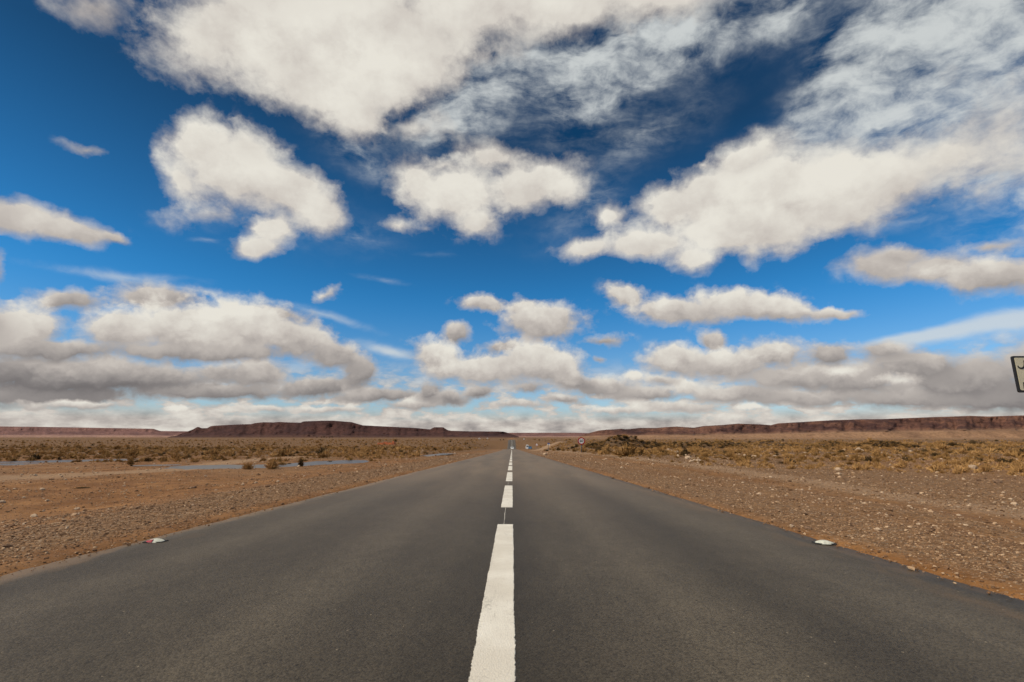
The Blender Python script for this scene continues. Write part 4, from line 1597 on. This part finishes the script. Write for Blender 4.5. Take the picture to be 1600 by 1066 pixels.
# small blue and white plate sign
Yb = 120.0
pb = at_dist(857.2, 694.3, Yb)
gb_ = gz(pb.x, Yb)
bgn = tag(empty('plate_sign', (pb.x, Yb, gb_)), 'pair of small white and blue plates on a thin post behind the speed sign', 'road sign')
zb_ = pb.z - gb_
MB().tube((0, .04, -.3), (0, .04, zb_ + .3), .05, seg=8).build('post', M_POST, bgn)
MB().box((0, 0, zb_ + .20), (.52, .02, .20)).build('upper_plate', M_SIGN_BLUE, bgn)
MB().box((-.20, 0, zb_ - .08), (.26, .02, .26)).build('lower_plate', M_SIGN_WHITE, bgn)
MB().box((.20, 0, zb_ - .10), (.26, .02, .30)).build('lower_plate', M_SIGN_WHITE, bgn)

# place-name board cut by the right edge of the picture
Ye = 8.0
tl, bl = at_dist(1580.5, 556.5, Ye), at_dist(1590.8, 613.5, Ye)
x0 = (tl.x + bl.x) / 2
bz0, bz1 = bl.z, tl.z
BW = 1.9
gzb = gz(x0 + BW / 2, Ye)
bd = tag(empty('place_name_board', (x0 + BW / 2, Ye, gzb)), 'cream rectangular sign board with black border cut by the right edge', 'sign board')
hz0, hz1 = bz0 - gzb, bz1 - gzb


def rrect(w, z0, z1, r, n=5):
    pts = []
    for cx, cz, a0 in ((w / 2 - r, z1 - r, 0), (-w / 2 + r, z1 - r, 90), (-w / 2 + r, z0 + r, 180), (w / 2 - r, z0 + r, 270)):
        for k in range(n + 1):
            a = math.radians(a0 + 90 * k / n)
            pts.append((cx + r * math.cos(a), cz + r * math.sin(a)))
    return pts


MB().prism(rrect(BW, hz0, hz1, .035), -.006, .02).build('black_border', M_SIGN_BLACK, bd)
MB().prism(rrect(BW - .075, hz0 + .036, hz1 - .030, .02), -.012, -.0065).build('sign_face', M_SIGN_CREAM, bd)
for sx_ in (-.35, .35):
    MB().tube((sx_ + .25, .05, -.4), (sx_ + .25, .05, hz1 - .05), .03, seg=12).build('post', M_GALV, bd, smooth=True)


def loc_on_board(px, py):
    q = at_dist(px, py, Ye - .012)
    return (q.x - (x0 + BW / 2), q.z - gzb)


def stroke(pts, widths, name):
    P_ = [Vector((*loc_on_board(a, b), 0)) for a, b in pts]
    # smooth the path
    Q, W_ = [], []
    for i in range(len(P_) - 1):
        for k in range(6):
            t = k / 6
            pa, pb2, pc, pd = P_[max(i - 1, 0)], P_[i], P_[i + 1], P_[min(i + 2, len(P_) - 1)]
            Q.append(.5 * ((2 * pb2) + (pc - pa) * t + (2 * pa - 5 * pb2 + 4 * pc - pd) * t * t + (3 * pb2 - pa - 3 * pc + pd) * t ** 3))
            W_.append(widths[i] * (1 - t) + widths[i + 1] * t)
    Q.append(P_[-1])
    W_.append(widths[-1])
    L_, R2 = [], []
    for i, q in enumerate(Q):
        d = (Q[min(i + 1, len(Q) - 1)] - Q[max(i - 1, 0)]).normalized()
        n_ = Vector((-d.y, d.x, 0)) * W_[i] / 2
        L_.append(q + n_)
        R2.append(q - n_)
    mb = MB()
    out_ = [(v.x, v.y) for v in L_] + [(v.x, v.y) for v in R2[::-1]]
    mb.prism(out_, -.0165, -.0125)
    return mb.build(name, M_SIGN_BLACK, bd)


stroke([(1590, 571.5), (1592, 574.5), (1596, 575.6), (1599.5, 574), (1601, 570), (1600.4, 563.5)], [.010, .024, .026, .030, .034, .030], 'lettering')
stroke([(1600, 597.5), (1600.6, 602), (1601.2, 607.5)], [.034, .034, .034], 'lettering')

# ------------------------------------------------------------------ raised road studs
def stud(pxy, label, red, w, rz):
    p = on_road(*pxy)
    root = tag(empty('road_stud', (p.x, p.y, float(road_z(p.y)) + .001), rz), label, 'road stud')
    nx, ny = 22, 12
    V_, F_ = [], []
    dpt, hgt2 = w * .62, w * .15
    for i in range(nx + 1):
        for j in range(ny + 1):
            u, v_ = i / nx * 2 - 1, j / ny * 2 - 1
            xx = u * w / 2
            taper = (1 - abs(u) ** 2.2 * .75)
            yy = v_ * dpt / 2 * taper
            hh_ = hgt2 * max(0, 1 - abs(u) ** 1.9) * max(0, 1 - abs(v_) ** 3.2) ** .8
            V_.append((xx, yy, hh_))
    for i in range(nx):
        for j in range(ny):
            a = i * (ny + 1) + j
            F_.append((a, a + ny + 1, a + ny + 2, a + 1))
    link('body', mesh_from('body', V_, F_, [M_STUD], True), root)
    mb = MB()
    mb.prism([(-w * .52, -.004), (w * .52, -.004), (w * .50, .006), (-w * .50, .006)], -dpt * .42, dpt * .42)
    mb.build('base', M_RUBBER, root)
    if red:
        # reflector set into the front face
        Vr = []
        Fr = []
        n = 12
        for i in range(n + 1):
            u = -.82 + (.85) * i / n
            top = hgt2 * max(0, 1 - abs(u) ** 1.9) * .80
            yb = -dpt / 2 * (1 - abs(u) ** 2.2 * .75) - .003
            Vr += [(u * w / 2, yb, .004), (u * w / 2, yb + .010, max(top * 1.15, .006))]
            Vr += [(u * w / 2, yb + .02, .004), (u * w / 2, yb + .03, max(top * 1.15, .006))]
        for i in range(n):
            a, c = i * 4, (i + 1) * 4
            Fr += [(a, c, c + 1, a + 1), (a + 1, c + 1, c + 3, a + 3), (a + 2, a + 3, c + 3, c + 2), (a, a + 2, c + 2, c)]
        Fr += [(0, 1, 3, 2), (n * 4, n * 4 + 2, n * 4 + 3, n * 4 + 1)]
        link('reflector', mesh_from('reflector', Vr, Fr, [M_REFLECT]), root)
    return root


stud((243, 846.5), 'raised white road stud with red reflector on the left asphalt edge', True, .185, 0.0)
stud((1288, 849.0), 'plain white road stud on the right asphalt edge', False, .185, -0.15)

# ------------------------------------------------------------------ vehicles
def car(loc, rz, paint, label, cat, L=3.9, W=1.66, H=1.5, van=False, name='car'):
    root = tag(empty(name, loc, rz), label, cat)
    # side outline (length along x), front at +x
    if van:
        low = [(-L / 2, .35), (-L / 2, H * .96), (-L / 2 + .15, H), (L * .22, H), (L * .36, H * .60), (L * .48, H * .50), (L / 2, .75), (L / 2, .35)]
    else:
        low = [(-L / 2, .35), (-L / 2 + .02, .85), (-L / 2 + .28, .98), (-L * .36, H * .93), (-L * .25, H), (L * .08, H * .985), (L * .25, .97), (L * .44, .82), (L / 2, .62), (L / 2, .35)]
    bm = bmesh.new()
    secs = []
    for yk, sh in ((-1, .0), (-.86, .0), (0, .0), (.86, .0), (1, .0)):
        row = []
        for x, z in low:
            inset = 0
            if z > .9:
                inset = (z - .9) / (H - .9) * .16
            edge_ = (.03 if abs(yk) == 1 else 0)
            y = yk * (W / 2 - inset)
            zz_ = z - edge_ * (z > .5) * 1.5
            row.append(bm.verts.new((x * (1 - (.015 if abs(yk) == 1 else 0)), y, zz_)))
        secs.append(row)
    n = len(low)
    for a, c in zip(secs[:-1], secs[1:]):
        for i in range(n):
            j = (i + 1) % n
            bm.faces.new((a[i], a[j], c[j], c[i]))
    bm.faces.new(secs[0][::-1])
    bm.faces.new(secs[-1])
    bmesh.ops.recalc_face_normals(bm, faces=bm.faces)
    me_ = bpy.data.meshes.new('body')
    bm.to_mesh(me_)
    bm.free()
    me_.materials.append(paint)
    link('body', me_, root)
    # glass
    if van:
        MB().box((L * .30, 0, H * .80), (.05, W * .78, H * .30), Euler((0, -.42, 0))).build('windscreen', M_GLASS, root)
        MB().box((-L / 2 - .01, 0, H * .74), (.03, W * .66, H * .24)).build('rear_window', M_GLASS, root)
    else:
        MB().box((L * .165 + .02, 0, (H * .985 + .97) / 2 + .02), (.04, W * .74, H * .40), Euler((0, -.93, 0))).build('windscreen', M_GLASS, root)
        MB().box((-L * .385 - .01, 0, 1.19), (.04, W * .70, .40), Euler((0, .52, 0))).build('rear_window', M_GLASS, root)
    for sgn in (-1, 1):
        MB().box((-L * .08, sgn * (W / 2 - .06), H * .78), (L * .36, .05, H * .20), Euler((sgn * .22, 0, 0))).build('side_window', M_GLASS, root)
        MB().box((L / 2 - .04, sgn * W * .36, .66), (.12, .28, .15), bevel=.02).build('headlight', M_LAMP, root)
        MB().box((-L / 2 + .02, sgn * W * .41, .80), (.08, .16, .26), bevel=.02).build('tail_light', M_TAIL, root)
        MB().box((L * .17, sgn * (W / 2 + .08), .98), (.10, .18, .13), bevel=.02).build('wing_mirror', paint, root)
        for x in (-L * .31, L * .31):
            wh = MB().tube((x, sgn * (W / 2 - .16), .30), (x, sgn * (W / 2 + .01), .30), .30, seg=20).build('wheel', M_RUBBER, root)
            MB().tube((x, sgn * (W / 2 + .0), .30), (x, sgn * (W / 2 + .02), .30), .18, seg=14).build('rim', M_GALV, wh)
    MB().box((L / 2 - .02, 0, .42), (.14, W * .96, .20), bevel=.03).build('front_bumper', paint, root)
    MB().box((-L / 2 + .02, 0, .42), (.14, W * .96, .20), bevel=.03).build('rear_bumper', paint, root)
    MB().box((L / 2 + .055, 0, .44), (.02, .5, .11)).build('number_plate', M_SIGN_WHITE, root)
    return root


cy = 262.0
cx = float(road_x(cy)) + 1.15 + .25
car((cx, cy, float(road_z(cy)) + .0), -math.pi / 2, M_CARWHITE, 'small white car driving towards the viewer over the road crest', 'car')
by = 228.0
bx = at_dist(828.2, 699.8, by).x
car((bx, by, gz(bx, by)), math.pi / 2, M_CARBLUE, 'blue car parked on the dirt right of the far road', 'car', L=3.7, W=1.55, H=1.4)
vy = 262.0
vx = at_dist(823.8, 697, vy).x
car((vx, vy, gz(vx, vy)), math.pi / 2, M_CARWHITE, 'white van parked behind the blue car', 'van', L=4.6, W=1.6, H=2.3, van=True, name='van')
